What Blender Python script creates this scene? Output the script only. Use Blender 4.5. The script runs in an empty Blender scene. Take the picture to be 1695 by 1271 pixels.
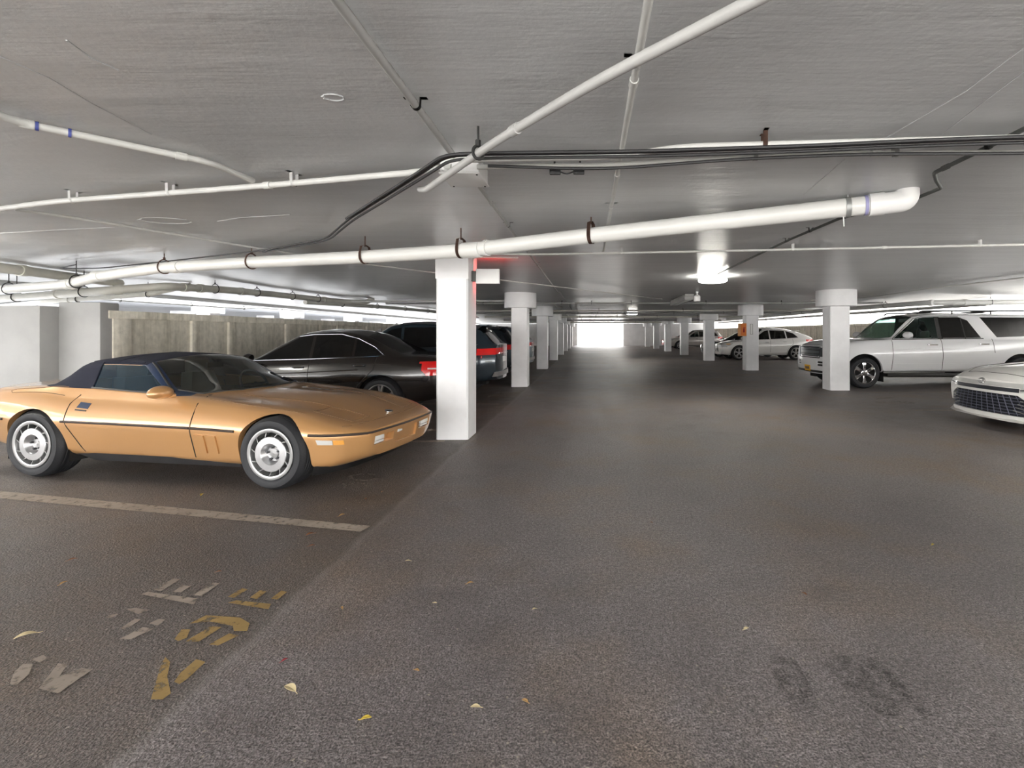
import bpy, bmesh, math, random
from mathutils import Vector, Matrix
from mathutils.bvhtree import BVHTree
random.seed(7)
SC = bpy.context.scene
COL = SC.collection
PI = math.pi

# ------------------------------------------------------------------ materials
def new_mat(name):
    m = bpy.data.materials.new(name); m.use_nodes = True
    nt = m.node_tree; nt.nodes.clear()
    out = nt.nodes.new('ShaderNodeOutputMaterial')
    return m, nt, out

def N(nt, kind, **kw):
    n = nt.nodes.new(kind)
    for k, v in kw.items():
        if k in n.inputs: n.inputs[k].default_value = v
        else: setattr(n, k, v)
    return n

def L(nt, a, b): nt.links.new(a, b)

def c4(c): return (c[0], c[1], c[2], 1.0)

def srgb(r, g, b):
    f = lambda v: (v/255)/12.92 if v/255 <= .04045 else ((v/255+.055)/1.055)**2.4
    return (f(r), f(g), f(b))

def noise(nt, vec, scale, detail=4, rough=.55):
    n = N(nt, 'ShaderNodeTexNoise', Scale=scale, Detail=detail, Roughness=rough)
    L(nt, vec, n.inputs['Vector']); return n

def ramp(nt, fac, stops):
    r = nt.nodes.new('ShaderNodeValToRGB')
    e = r.color_ramp.elements
    e[0].position, e[0].color = stops[0][0], c4(stops[0][1])
    e[1].position, e[1].color = stops[1][0], c4(stops[1][1])
    for p, c in stops[2:]:
        x = e.new(p); x.color = c4(c)
    L(nt, fac, r.inputs['Fac']); return r

def plain(name, col, rough=.5, metal=0, coat=0, var=.08, scale=6, bump=0, spec=.5, emit=None, es=0):
    """principled surface with slight procedural colour variation and optional fine bump"""
    m, nt, out = new_mat(name)
    b = N(nt, 'ShaderNodeBsdfPrincipled', Roughness=rough, Metallic=metal)
    b.inputs['Coat Weight'].default_value = coat
    b.inputs['Coat Roughness'].default_value = .04
    b.inputs['Specular IOR Level'].default_value = spec
    tc = N(nt, 'ShaderNodeTexCoord')
    n = noise(nt, tc.outputs['Object'], scale)
    lo = tuple(max(0, v*(1-var)) for v in col); hi = tuple(min(1, v*(1+var)) for v in col)
    r = ramp(nt, n.outputs['Fac'], [(.3, lo), (.7, hi)])
    L(nt, r.outputs['Color'], b.inputs['Base Color'])
    if emit:
        b.inputs['Emission Color'].default_value = c4(emit); b.inputs['Emission Strength'].default_value = es
    if bump:
        n2 = noise(nt, tc.outputs['Object'], scale*14, 6)
        bp = N(nt, 'ShaderNodeBump', Strength=bump, Distance=.01)
        L(nt, n2.outputs['Fac'], bp.inputs['Height']); L(nt, bp.outputs['Normal'], b.inputs['Normal'])
    L(nt, b.outputs[0], out.inputs[0])
    return m

def glassy(name, tint, gloss=1.0, base=None, dark=.0):
    """thin window pane: tinted see-through layer under a fresnel mirror layer; dark mixes in an opaque film"""
    m, nt, out = new_mat(name)
    t = N(nt, 'ShaderNodeBsdfTransparent', Color=c4(tint))
    g = N(nt, 'ShaderNodeBsdfGlossy', Roughness=.02, Color=(gloss, gloss, gloss, 1))
    f = N(nt, 'ShaderNodeFresnel', IOR=1.5)
    mx = nt.nodes.new('ShaderNodeMixShader')
    src = t.outputs[0]
    if dark:
        d = N(nt, 'ShaderNodeBsdfDiffuse', Color=c4(base or (.01, .012, .012)))
        m2 = nt.nodes.new('ShaderNodeMixShader'); m2.inputs[0].default_value = dark
        L(nt, t.outputs[0], m2.inputs[1]); L(nt, d.outputs[0], m2.inputs[2]); src = m2.outputs[0]
    L(nt, f.outputs[0], mx.inputs[0]); L(nt, src, mx.inputs[1]); L(nt, g.outputs[0], mx.inputs[2])
    L(nt, mx.outputs[0], out.inputs[0])
    return m

def emissive(name, col, s):
    m, nt, out = new_mat(name)
    e = N(nt, 'ShaderNodeEmission', Color=c4(col), Strength=s)
    L(nt, e.outputs[0], out.inputs[0]); return m

# ------------------------------------------------------------------ objects
def obj(name, bm, mat, parent=None, smooth=35, world=False):
    me = bpy.data.meshes.new(name)
    bmesh.ops.recalc_face_normals(bm, faces=bm.faces) if not world else None
    bm.to_mesh(me); bm.free()
    o = bpy.data.objects.new(name, me); COL.objects.link(o)
    for m in (mat if isinstance(mat, (list, tuple)) else [mat]): me.materials.append(m)
    if smooth:
        me.polygons.foreach_set('use_smooth', [True]*len(me.polygons))
        me.set_sharp_from_angle(angle=math.radians(smooth))
    if parent: o.parent = parent
    return o

def thing(name, label, cat, loc=(0, 0, 0), rz=0, group=None):
    o = bpy.data.objects.new(name, None); COL.objects.link(o)
    o.empty_display_size = .2
    o.location = loc; o.rotation_euler = (0, 0, rz)
    return tag(o, label, cat, group)

def part(name, parent, loc=(0, 0, 0), rot=(0, 0, 0)):
    o = bpy.data.objects.new(name, None); COL.objects.link(o)
    o.location = loc; o.rotation_euler = rot; o.parent = parent
    return o

def tag(o, label, cat, group=None, kind=None):
    o['label'] = label; o['category'] = cat
    if group: o['group'] = group
    if kind: o['kind'] = kind
    return o

def struct(name, bm, mat, label=None, cat=None, smooth=35):
    o = obj(name, bm, mat, None, smooth); o['kind'] = 'structure'
    if label: o['label'] = label; o['category'] = cat
    return o

def copy_tree(o, parent=None):
    c = o.copy(); COL.objects.link(c)
    if parent: c.parent = parent
    for ch in list(o.children): copy_tree(ch, c)
    return c

# ------------------------------------------------------------------ mesh pieces
def BM(): return bmesh.new()

def box(bm, x0, x1, y0, y1, z0, z1, bev=0):
    r = bmesh.ops.create_cube(bm, size=1)
    vs = r['verts']
    for v in vs:
        v.co = Vector((x0+(v.co.x+.5)*(x1-x0), y0+(v.co.y+.5)*(y1-y0), z0+(v.co.z+.5)*(z1-z0)))
    if bev:
        es = list({e for v in vs for e in v.link_edges})
        bmesh.ops.bevel(bm, geom=es, offset=bev, segments=2, profile=.5, affect='EDGES')
    return bm

def frames(pts):
    """parallel-transport frames along a polyline"""
    P = [Vector(p) for p in pts]; n = len(P)
    T = []
    for i in range(n):
        a = (P[i]-P[i-1]).normalized() if i else None
        b = (P[i+1]-P[i]).normalized() if i < n-1 else None
        t = (a+b).normalized() if a and b and (a+b).length > 1e-6 else (b or a)
        T.append(t)
    u = Vector((0, 0, 1)) if abs(T[0].z) < .9 else Vector((1, 0, 0))
    u = (u - T[0]*u.dot(T[0])).normalized()
    F = []
    for i in range(n):
        u = (u - T[i]*u.dot(T[i])).normalized()
        v = T[i].cross(u)
        # mitre stretch
        k = 1.0
        if 0 < i < n-1:
            c = T[i].dot((P[i+1]-P[i]).normalized()); k = 1/max(.6, c)
        F.append((P[i], u.copy(), v, k))
    return F

def tube(bm, pts, r, seg=12, cap=True):
    F = frames(pts); rings = []
    for i, (p, u, v, k) in enumerate(F):
        rr = r[i] if isinstance(r, (list, tuple)) else r
        rings.append([bm.verts.new(p + (u*math.cos(2*PI*j/seg) + v*math.sin(2*PI*j/seg))*rr) for j in range(seg)])
    for a, b in zip(rings, rings[1:]):
        for j in range(seg):
            bm.faces.new((a[j], a[(j+1) % seg], b[(j+1) % seg], b[j]))
    if cap:
        bm.faces.new(rings[0][::-1]); bm.faces.new(rings[-1])
    return bm

def fillet(pts, r, n=5):
    """round the corners of a polyline"""
    P = [Vector(p) for p in pts]; out = [P[0]]
    for i in range(1, len(P)-1):
        a, b, c = P[i-1], P[i], P[i+1]
        d = min(r, (a-b).length*.45, (c-b).length*.45)
        p, q = b+(a-b).normalized()*d, b+(c-b).normalized()*d
        for k in range(n+1):
            t = k/n
            out.append(p*(1-t)**2 + b*2*t*(1-t) + q*t*t)
    out.append(P[-1]); return out

def lathe(bm, prof, seg=32, axis='y', close=False, c=(0, 0, 0)):
    """revolve (radius, height) pairs about an axis"""
    rings = []
    for r, h in prof:
        ring = []
        for j in range(seg):
            a = 2*PI*j/seg
            if axis == 'y': p = (r*math.cos(a), h, r*math.sin(a))
            elif axis == 'z': p = (r*math.cos(a), r*math.sin(a), h)
            else: p = (h, r*math.cos(a), r*math.sin(a))
            ring.append(bm.verts.new((p[0]+c[0], p[1]+c[1], p[2]+c[2])))
        rings.append(ring)
    for a, b in zip(rings, rings[1:]):
        for j in range(seg):
            bm.faces.new((a[j], a[(j+1) % seg], b[(j+1) % seg], b[j]))
    if not close:
        if prof[0][0] > 1e-4: bm.faces.new(rings[0][::-1])
        if prof[-1][0] > 1e-4: bm.faces.new(rings[-1])
    bmesh.ops.remove_doubles(bm, verts=[v for r in rings for v in r], dist=1e-6)
    return bm

def prism(bm, poly, z0, z1, M=None):
    """extrude a 2D polygon between two heights"""
    a = [bm.verts.new((p[0], p[1], z0)) for p in poly]; b = [bm.verts.new((p[0], p[1], z1)) for p in poly]
    n = len(poly)
    bm.faces.new(a[::-1]); bm.faces.new(b)
    for i in range(n): bm.faces.new((a[i], a[(i+1) % n], b[(i+1) % n], b[i]))
    if M:
        for v in a+b: v.co = M @ v.co
    return bm

def pchip(keys):
    """smooth monotone interpolation through (x, value) keys"""
    k = sorted(keys); X = [a for a, _ in k]; Y = [b for _, b in k]; n = len(X)
    if n == 1: return lambda x: Y[0]
    h = [X[i+1]-X[i] for i in range(n-1)]; d = [(Y[i+1]-Y[i])/h[i] for i in range(n-1)]
    m = [0]*n; m[0], m[-1] = d[0], d[-1]
    for i in range(1, n-1):
        if d[i-1]*d[i] > 0:
            w1, w2 = 2*h[i]+h[i-1], h[i]+2*h[i-1]
            m[i] = (w1+w2)/(w1/d[i-1]+w2/d[i])
    def f(x):
        if x <= X[0]: return Y[0]
        if x >= X[-1]: return Y[-1]
        i = 0
        while x > X[i+1]: i += 1
        t = (x-X[i])/h[i]
        return ((1+2*t)*(1-t)**2*Y[i] + t*(1-t)**2*h[i]*m[i] + t*t*(3-2*t)*Y[i+1] + t*t*(t-1)*h[i]*m[i+1])
    return f

def smooth01(a, b, x):
    t = max(0, min(1, (x-a)/(b-a))); return t*t*(3-2*t)
EXPO, SKY, LAMP, SUNE = 1.52, 2.8, 26.0, 9.5
# ------------------------------------------------------------------ camera, world
cam = bpy.data.cameras.new('camera'); CAM = bpy.data.objects.new('camera', cam); COL.objects.link(CAM)
cam.sensor_width = 36; cam.lens = 36*800/1695
cam.shift_x = -125.5/1695; cam.shift_y = -84.5/1695
cam.clip_start = .05; cam.clip_end = 400
sun = bpy.data.lights.new('sun', 'SUN'); SUN = bpy.data.objects.new('sun', sun); COL.objects.link(SUN)
sun.energy = SUNE; sun.angle = math.radians(2); SUN.rotation_euler = (math.radians(-38), math.radians(8), 0)
CAM.location = (0, 0, 1.4); CAM.rotation_euler = (PI/2, 0, 0)
SC.camera = CAM
SC.view_settings.view_transform = 'Standard'; SC.view_settings.look = 'None'
SC.view_settings.gamma = 1; SC.view_settings.use_curve_mapping = False
SC.view_settings.exposure = EXPO
w = bpy.data.worlds.new('daylight'); SC.world = w; w.use_nodes = True
bg = w.node_tree.nodes['Background']
bg.inputs['Color'].default_value = (1, .985, .96, 1); bg.inputs['Strength'].default_value = SKY
SC.cycles.use_denoising = True
SC.cycles.max_bounces = 10; SC.cycles.diffuse_bounces = 6; SC.cycles.glossy_bounces = 4
SC.cycles.transparent_max_bounces = 12
SC.cycles.sample_clamp_indirect = 8

H = 2.45   # ceiling height

# ------------------------------------------------------------------ surface materials
def asphalt():
    m, nt, out = new_mat('worn_asphalt')
    b = N(nt, 'ShaderNodeBsdfPrincipled'); b.inputs['Specular IOR Level'].default_value = .5
    tc = N(nt, 'ShaderNodeTexCoord'); P = tc.outputs['Object']
    big = noise(nt, P, .45, 5, .6); mid = noise(nt, P, 3.2, 6, .65); fine = noise(nt, P, 130, 3, .7)
    vor = N(nt, 'ShaderNodeTexVoronoi', Scale=95.0); L(nt, P, vor.inputs['Vector'])
    # the stall strip left of the paving joint is smoother and darker than the aisle
    sx = N(nt, 'ShaderNodeSeparateXYZ'); L(nt, P, sx.inputs[0])
    wob = noise(nt, P, 2.5, 3)
    wa = N(nt, 'ShaderNodeMath', operation='MULTIPLY_ADD'); L(nt, wob.outputs['Fac'], wa.inputs[0]); wa.inputs[1].default_value = .10
    L(nt, sx.outputs['X'], wa.inputs[2])
    st = N(nt, 'ShaderNodeMapRange'); L(nt, wa.outputs[0], st.inputs['Value'])
    st.inputs['From Min'].default_value = -1.51; st.inputs['From Max'].default_value = -1.46
    r1 = ramp(nt, big.outputs['Fac'], [(.25, srgb(68, 64, 62)), (.5, srgb(90, 85, 82)), (.75, srgb(110, 104, 101))])
    r2 = ramp(nt, big.outputs['Fac'], [(.25, srgb(86, 82, 82)), (.5, srgb(109, 105, 105)), (.75, srgb(132, 127, 127))])
    mx = N(nt, 'ShaderNodeMixRGB'); L(nt, st.outputs[0], mx.inputs[0]); L(nt, r1.outputs[0], mx.inputs[1]); L(nt, r2.outputs[0], mx.inputs[2])
    # mottling and pale grit
    r3 = ramp(nt, mid.outputs['Fac'], [(.3, (.68, .66, .65)), (.7, (1.22, 1.22, 1.22))])
    m2 = N(nt, 'ShaderNodeMixRGB', blend_type='MULTIPLY'); m2.inputs[0].default_value = .8
    L(nt, mx.outputs[0], m2.inputs[1]); L(nt, r3.outputs[0], m2.inputs[2])
    r4 = ramp(nt, fine.outputs['Fac'], [(.36, (.22, .21, .21)), (.64, (2.0, 1.96, 1.92))])
    m3 = N(nt, 'ShaderNodeMixRGB', blend_type='MULTIPLY'); m3.inputs[0].default_value = .9
    L(nt, m2.outputs[0], m3.inputs[1]); L(nt, r4.outputs[0], m3.inputs[2])
    clod = noise(nt, P, 46, 3, .6); r7 = ramp(nt, clod.outputs['Fac'], [(.36, (.62, .61, .60)), (.64, (1.38, 1.38, 1.38))])
    mc = N(nt, 'ShaderNodeMixRGB', blend_type='MULTIPLY'); mc.inputs[0].default_value = .8
    L(nt, m3.outputs[0], mc.inputs[1]); L(nt, r7.outputs[0], mc.inputs[2]); m3 = mc
    br = noise(nt, P, .9, 4, .6); rb = ramp(nt, br.outputs['Fac'], [(.46, (1.03, 1.02, 1.03)), (.66, (.90, .79, .66))])
    mb = N(nt, 'ShaderNodeMixRGB', blend_type='MULTIPLY'); mb.inputs[0].default_value = 1
    L(nt, m3.outputs[0], mb.inputs[1]); L(nt, rb.outputs[0], mb.inputs[2]); m3 = mb
    gv = N(nt, 'ShaderNodeTexVoronoi', Scale=26.0); L(nt, P, gv.inputs['Vector'])
    gd = ramp(nt, gv.outputs['Distance'], [(.10, (1, 1, 1)), (.17, (0, 0, 0))])
    gs = N(nt, 'ShaderNodeSeparateXYZ'); L(nt, gv.outputs['Color'], gs.inputs[0])
    gk = N(nt, 'ShaderNodeMath', operation='GREATER_THAN'); L(nt, gs.outputs['X'], gk.inputs[0]); gk.inputs[1].default_value = .82
    r5 = N(nt, 'ShaderNodeMixRGB', blend_type='MULTIPLY'); r5.inputs[0].default_value = 1; L(nt, gd.outputs[0], r5.inputs[1]); L(nt, gk.outputs[0], r5.inputs[2])
    m4 = N(nt, 'ShaderNodeMixRGB'); L(nt, r5.outputs[0], m4.inputs[0]); L(nt, m3.outputs[0], m4.inputs[1])
    m4.inputs[2].default_value = c4(srgb(150, 142, 130))
    # thin cracks in a few places
    vc = N(nt, 'ShaderNodeTexVoronoi', Scale=.42, feature='DISTANCE_TO_EDGE')
    dist = noise(nt, P, 1.7, 5); dm = N(nt, 'ShaderNodeMixRGB'); dm.inputs[0].default_value = .22
    L(nt, P, dm.inputs[1]); L(nt, dist.outputs['Color'], dm.inputs[2]); L(nt, dm.outputs[0], vc.inputs['Vector'])
    r6 = ramp(nt, vc.outputs['Distance'], [(.0, (.6, .6, .6)), (.004, (1, 1, 1))])
    m5 = N(nt, 'ShaderNodeMixRGB', blend_type='MULTIPLY'); m5.inputs[0].default_value = .25
    L(nt, m4.outputs[0], m5.inputs[1]); L(nt, r6.outputs[0], m5.inputs[2])
    jd = N(nt, 'ShaderNodeMath', operation='ADD'); L(nt, wa.outputs[0], jd.inputs[0]); jd.inputs[1].default_value = 1.485
    ja = N(nt, 'ShaderNodeMath', operation='ABSOLUTE'); L(nt, jd.outputs[0], ja.inputs[0])
    jr = ramp(nt, ja.outputs[0], [(.0, (.55, .55, .55)), (.045, (0, 0, 0))])
    jn = N(nt, 'ShaderNodeMath', operation='MULTIPLY'); L(nt, jr.outputs[0], jn.inputs[0])
    jq = ramp(nt, mid.outputs['Fac'], [(.35, (.2, .2, .2)), (.6, (1, 1, 1))]); L(nt, jq.outputs[0], jn.inputs[1])
    m6 = N(nt, 'ShaderNodeMixRGB'); L(nt, jn.outputs[0], m6.inputs[0]); L(nt, m5.outputs[0], m6.inputs[1]); m6.inputs[2].default_value = c4(srgb(138, 134, 130))
    L(nt, m6.outputs[0], b.inputs['Base Color'])
    rr = N(nt, 'ShaderNodeMapRange'); L(nt, mid.outputs['Fac'], rr.inputs['Value'])
    rr.inputs['From Min'].default_value = .3; rr.inputs['From Max'].default_value = .7
    rr.inputs['To Min'].default_value = .36; rr.inputs['To Max'].default_value = .58
    L(nt, rr.outputs[0], b.inputs['Roughness'])
    ad = N(nt, 'ShaderNodeMath', operation='MULTIPLY_ADD'); L(nt, vor.outputs['Distance'], ad.inputs[0]); ad.inputs[1].default_value = .6
    L(nt, fine.outputs['Fac'], ad.inputs[2])
    bp = N(nt, 'ShaderNodeBump', Strength=.9, Distance=.008); L(nt, ad.outputs[0], bp.inputs['Height'])
    L(nt, bp.outputs[0], b.inputs['Normal']); L(nt, b.outputs[0], out.inputs[0])
    return m

def painted_concrete(name, col, rough, streak=.25, board=True, stain=.05):
    m, nt, out = new_mat(name)
    b = N(nt, 'ShaderNodeBsdfPrincipled', Roughness=rough)
    tc = N(nt, 'ShaderNodeTexCoord'); P = tc.outputs['Object']
    mp = N(nt, 'ShaderNodeMapping'); mp.inputs['Scale'].default_value = (.35, 3.0, 1) if board else (1, 1, 1)
    L(nt, P, mp.inputs['Vector'])
    s1 = noise(nt, mp.outputs[0], 2.2, 6, .6); s2 = noise(nt, P, 22, 5, .6); s3 = noise(nt, P, .6, 4, .6)
    lo = tuple(v*(1-stain*1.6) for v in col); hi = tuple(min(1, v*(1+stain)) for v in col)
    r = ramp(nt, s3.outputs['Fac'], [(.3, lo), (.65, hi)])
    r2 = ramp(nt, s1.outputs['Fac'], [(.3, (.93, .93, .93)), (.6, (1.03, 1.03, 1.03))])
    mx = N(nt, 'ShaderNodeMixRGB', blend_type='MULTIPLY'); mx.inputs[0].default_value = 1
    L(nt, r.outputs[0], mx.inputs[1]); L(nt, r2.outputs[0], mx.inputs[2]); L(nt, mx.outputs[0], b.inputs['Base Color'])
    ad = N(nt, 'ShaderNodeMath', operation='MULTIPLY_ADD'); L(nt, s2.outputs['Fac'], ad.inputs[0]); ad.inputs[1].default_value = .25
    L(nt, s1.outputs['Fac'], ad.inputs[2])
    bp = N(nt, 'ShaderNodeBump', Strength=streak, Distance=.02); L(nt, ad.outputs[0], bp.inputs['Height'])
    L(nt, bp.outputs[0], b.inputs['Normal']); L(nt, b.outputs[0], out.inputs[0])
    return m

def raw_concrete():
    """bare board-marked concrete panels with vertical streaks"""
    m, nt, out = new_mat('bare_concrete_panel')
    b = N(nt, 'ShaderNodeBsdfPrincipled', Roughness=.85)
    tc = N(nt, 'ShaderNodeTexCoord'); P = tc.outputs['Object']
    mp = N(nt, 'ShaderNodeMapping'); mp.inputs['Scale'].default_value = (2.2, 2.2, .18); L(nt, P, mp.inputs['Vector'])
    a = noise(nt, mp.outputs[0], 2.6, 6, .65); c = noise(nt, P, 9, 6, .6)
    r = ramp(nt, a.outputs['Fac'], [(.3, srgb(186, 180, 164)), (.5, srgb(222, 216, 202)), (.7, srgb(240, 234, 222))])
    r2 = ramp(nt, c.outputs['Fac'], [(.35, (.86, .86, .85)), (.65, (1.08, 1.08, 1.08))])
    mx = N(nt, 'ShaderNodeMixRGB', blend_type='MULTIPLY'); mx.inputs[0].default_value = 1
    L(nt, r.outputs[0], mx.inputs[1]); L(nt, r2.outputs[0], mx.inputs[2]); L(nt, mx.outputs[0], b.inputs['Base Color'])
    bp = N(nt, 'ShaderNodeBump', Strength=.3, Distance=.01); L(nt, c.outputs['Fac'], bp.inputs['Height'])
    L(nt, bp.outputs[0], b.inputs['Normal']); L(nt, b.outputs[0], out.inputs[0])
    return m

def worn_paint(name, col, keep=.42, op=.85):
    """road paint that has flaked off in patches"""
    m, nt, out = new_mat(name)
    b = N(nt, 'ShaderNodeBsdfPrincipled', Roughness=.7)
    tc = N(nt, 'ShaderNodeTexCoord'); P = tc.outputs['Object']
    n = noise(nt, P, 16, 8, .72); n2 = noise(nt, P, 5, 3)
    r0 = ramp(nt, n2.outputs['Fac'], [(.3, tuple(v*.75 for v in col)), (.7, col)]); L(nt, r0.outputs[0], b.inputs['Base Color'])
    r = ramp(nt, n.outputs['Fac'], [(keep-.06, (0, 0, 0)), (keep+(.1 if op > .58 else .25), (op, op, op))])
    t = N(nt, 'ShaderNodeBsdfTransparent'); mx = nt.nodes.new('ShaderNodeMixShader')
    L(nt, r.outputs[0], mx.inputs[0]); L(nt, t.outputs[0], mx.inputs[1]); L(nt, b.outputs[0], mx.inputs[2])
    L(nt, mx.outputs[0], out.inputs[0]); return m

M = {}
M['asphalt'] = asphalt()
M['ceiling'] = painted_concrete('painted_ceiling_concrete', (.53, .54, .55), .30, .33)
M['white_wall'] = painted_concrete('white_painted_concrete', (.74, .74, .74), .5, .25, board=False, stain=.03)
M['grey_wall'] = painted_concrete('grey_white_concrete', (.36, .36, .355), .6, .25, board=False, stain=.05)
M['court'] = painted_concrete('court_concrete', (.52, .53, .55), .6, .2, board=False, stain=.05)
M['column'] = painted_concrete('white_column_paint', (.80, .80, .81), .42, .12, board=False, stain=.02)
M['raw'] = raw_concrete()
M['apron'] = painted_concrete('pale_concrete_apron', (.62, .60, .57), .8, .2, board=False)
M['pvc'] = plain('white_pvc', (.70, .70, .675), .32, var=.04, scale=2)
M['pvc_old'] = plain('yellowed_pvc', (.64, .63, .575), .42, var=.1, scale=3)
M['conduit'] = plain('painted_conduit', (.56, .56, .54), .42, var=.05)
M['conduit_mid'] = plain('dull_painted_conduit', (.44, .44, .43), .45, var=.05)
M['conduit_grey'] = plain('grey_conduit', (.34, .34, .33), .5, var=.1)
M['black_cable'] = plain('black_cable_sheath', (.02, .02, .022), .5)
M['dark_pipe'] = plain('dark_iron_conduit', (.09, .095, .09), .55, var=.2)
M['rust'] = plain('rusted_steel_strap', (.10, .055, .04), .8, .3, var=.35, scale=20)
M['black_iron'] = plain('black_iron', (.03, .03, .03), .5, .4)
M['box_white'] = plain('white_enamelled_steel', (.78, .78, .77), .4, var=.03)
M['grey_metal'] = plain('grey_clamp_steel', (.38, .39, .38), .45, .6)
M['purple'] = plain('purple_primer', (.33, .32, .55), .5)
M['blue_tape'] = plain('blue_tape', (.06, .08, .30), .5)
M['lamp'] = emissive('lamp_lens_glow', (1, .97, .88), LAMP)
M['red_glow'] = emissive('red_sign_lens_glow', (1, .06, .05), 9)
M['orange'] = plain('orange_sign_face', srgb(214, 118, 42), .5)
M['tan'] = plain('tan_sign_face', srgb(205, 150, 100), .6)
M['dkred'] = plain('dark_red_mark', srgb(150, 30, 16), .5)
M['paint_white'] = worn_paint('worn_white_road_paint', srgb(176, 163, 150), .37)
M['paint_faint'] = worn_paint('faint_white_road_paint', srgb(165, 152, 140), .50, .6)
M['paint_yellow'] = worn_paint('worn_yellow_road_paint', srgb(176, 146, 90), .38)
M['tar'] = worn_paint('dark_tar_stain', srgb(40, 37, 36), .48, .55)

# ------------------------------------------------------------------ shell
X0, X1, Y0, Y1 = -12.0, 13.6, -3.6, 53.0
bm = BM(); box(bm, -40, 40, -30, 80, -.2, 0)
struct('floor', bm, M['asphalt'])
bm = BM(); box(bm, -40, 40, -30, -4.0, 0, .012); struct('ground', bm, M['apron'])  # unseen pale ground behind the camera, added to bounce sun onto the ceiling
bm = BM(); box(bm, -34, -12.2, -2, 60, 0, .012); struct('ground_court', bm, M['court'])
bm = BM(); box(bm, 13.7, 34, -2, 80, 0, .012); struct('ground_outside', bm, M['apron'])
bm = BM(); box(bm, -11, 13, 53.6, 80, 0, .012); struct('ground_far', bm, M['apron'])
bm = BM(); box(bm, -30, 30, -16.4, -16, 0, 7); struct('wall_front', bm, M['white_wall'])  # unseen wall behind the camera, added as a sunlit reflector for the garage
bm = BM(); box(bm, X0, X1, Y0, Y1, H, H+.3)
struct('ceiling', bm, M['ceiling'])

CEIL = bpy.data.objects['ceiling']
def ridge(pts, r=.004):
    P = []
    for x, y in pts:
        Z = 840/(551-y); P.append(((x-973)*Z/800, Z, H))
    bm = BM(); tube(bm, P, r, 6); obj('crack_ridge', bm, M['ceiling'], CEIL)
for q in ([(1720, 60), (1600, 150), (1470, 226)], [(1720, 100), (1640, 160), (1560, 222)], [(110, 66), (150, 95), (196, 116)], [(-20, 85), (80, 128), (150, 170), (250, 222)], [(0, 386), (100, 380), (190, 376)], [(1400, 262), (1330, 322)], [(480, 355), (400, 360), (360, 366)]): ridge(q)
def blister(x, y, rx, ry):
    Z = 840/(551-y); X = (x-973)*Z/800
    bm = BM(); pts = [(X+rx*math.cos(2*PI*k/20)*(1+.12*math.sin(3*k)), Z+ry*math.sin(2*PI*k/20), H) for k in range(21)]; tube(bm, pts, .004, 6, False); obj('patch_ridge', bm, M['ceiling'], CEIL)
blister(552, 161, .045, .03); blister(275, 365, .22, .12)

# bare concrete dividing wall on the left: plinth panels, ribs and a cap, one continuous structure
def panel_wall(name, x, y0, y1, h, t, step, mat, side=1, ribs=True):
    bm = BM(); box(bm, x-t/2, x+t/2, y0, y1, 0, h-.12)
    box(bm, x-t/2-.05, x+t/2+.05, y0-.04, y1+.04, h-.13, h, .01)
    y = y0+.02; k = 0
    while ribs and y < y1:
        wd = (.32, .14, .2)[k % 3]
        box(bm, x-t/2-.05, x+t/2+.05, y, min(y1, y+wd), 0, h-.12, .015)
        y += step*(1, .62, 1.25)[k % 3]; k += 1
    return struct(name, bm, mat)
panel_wall('wall_left', -7.75, 7.72, 52.8, 1.76, .2, 1.55, M['raw'])
panel_wall('wall_right', 13.4, -8.8, 52.8, 1.86, .2, 2.4, M['raw'])
# stepped white wall at the near end of the dividing wall
bm = BM(); box(bm, -8.27, -7.62, 7.55, 7.86, 0, 1.88, .012); box(bm, -12.6, -8.27, 7.29, 7.86, 0, 1.81, .012)

struct('wall_back', bm, M['grey_wall'])
bm = BM(); box(bm, X0, -1.15, 53.02, 53.3, 0, H); box(bm, 3.9, X1, 53.02, 53.3, 0, H); struct('wall_far', bm, M['white_wall'])
# the light court on the left: pale roof slab and its outer wall
bm = BM(); box(bm, -34, -15.5, -2, 60, 2.62, 2.95); struct('ceiling_court', bm, M['court'])
bm = BM(); box(bm, -27.3, -27, -2, 60, 0, 1.5); struct('wall_court', bm, M['court'])
# slab edge beam over the left dividing wall, the slab's own downstand
bm = BM(); box(bm, -12.0, -11.7, Y0, Y1, H-.1, H+.01); struct('trim_1', bm, M['ceiling'])

# ------------------------------------------------------------------ columns
def column(x, y, drum, label, side='', w=.42, d=.48):
    t = thing('concrete_column', label, 'column', (x, y+d/2, 0), 0, 'white columns along the aisle')
    t['kind'] = 'thing'
    bm = BM(); top = H-.395 if drum else H-.02
    # shaft with small chamfers on its arrises
    a, b, c = w/2, d/2, .02
    poly = [(-a+c, -b), (a-c, -b), (a, -b+c), (a, b-c), (a-c, b), (-a+c, b), (-a, b-c), (-a, -b+c)]
    prism(bm, poly, 0, top+(.01 if drum else 0)); obj('shaft', bm, M['column'], t, 30)
    if drum:
        bm = BM(); R = drum
        lathe(bm, [(R-.012, H-.4), (R, H-.388), (R, H-.002)], 40, 'z'); obj('capital', bm, M['column'], t, 40)
    else:
        bm = BM(); box(bm, -a-.006, a+.006, -b-.006, b+.006, H-.34, H-.002); obj('capital', bm, M['column'], t, 40)
    return t
ordw = ['nearest', 'second', 'third', 'fourth', 'fifth', 'sixth', 'seventh', 'eighth', 'ninth']
col_left = []
for k in range(8):
    lab = ('square white column in front of the gold car nose, carrying an exit sign' if k == 0 else
           'white drum-topped column at the back of the dark crossover, second of the left row' if k == 1 else
           'white drum-topped column, %s from the camera in the left row' % ordw[k])
    column(-1.78, 6.33+6.2*k, 0 if k == 0 else .42, lab)
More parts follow.
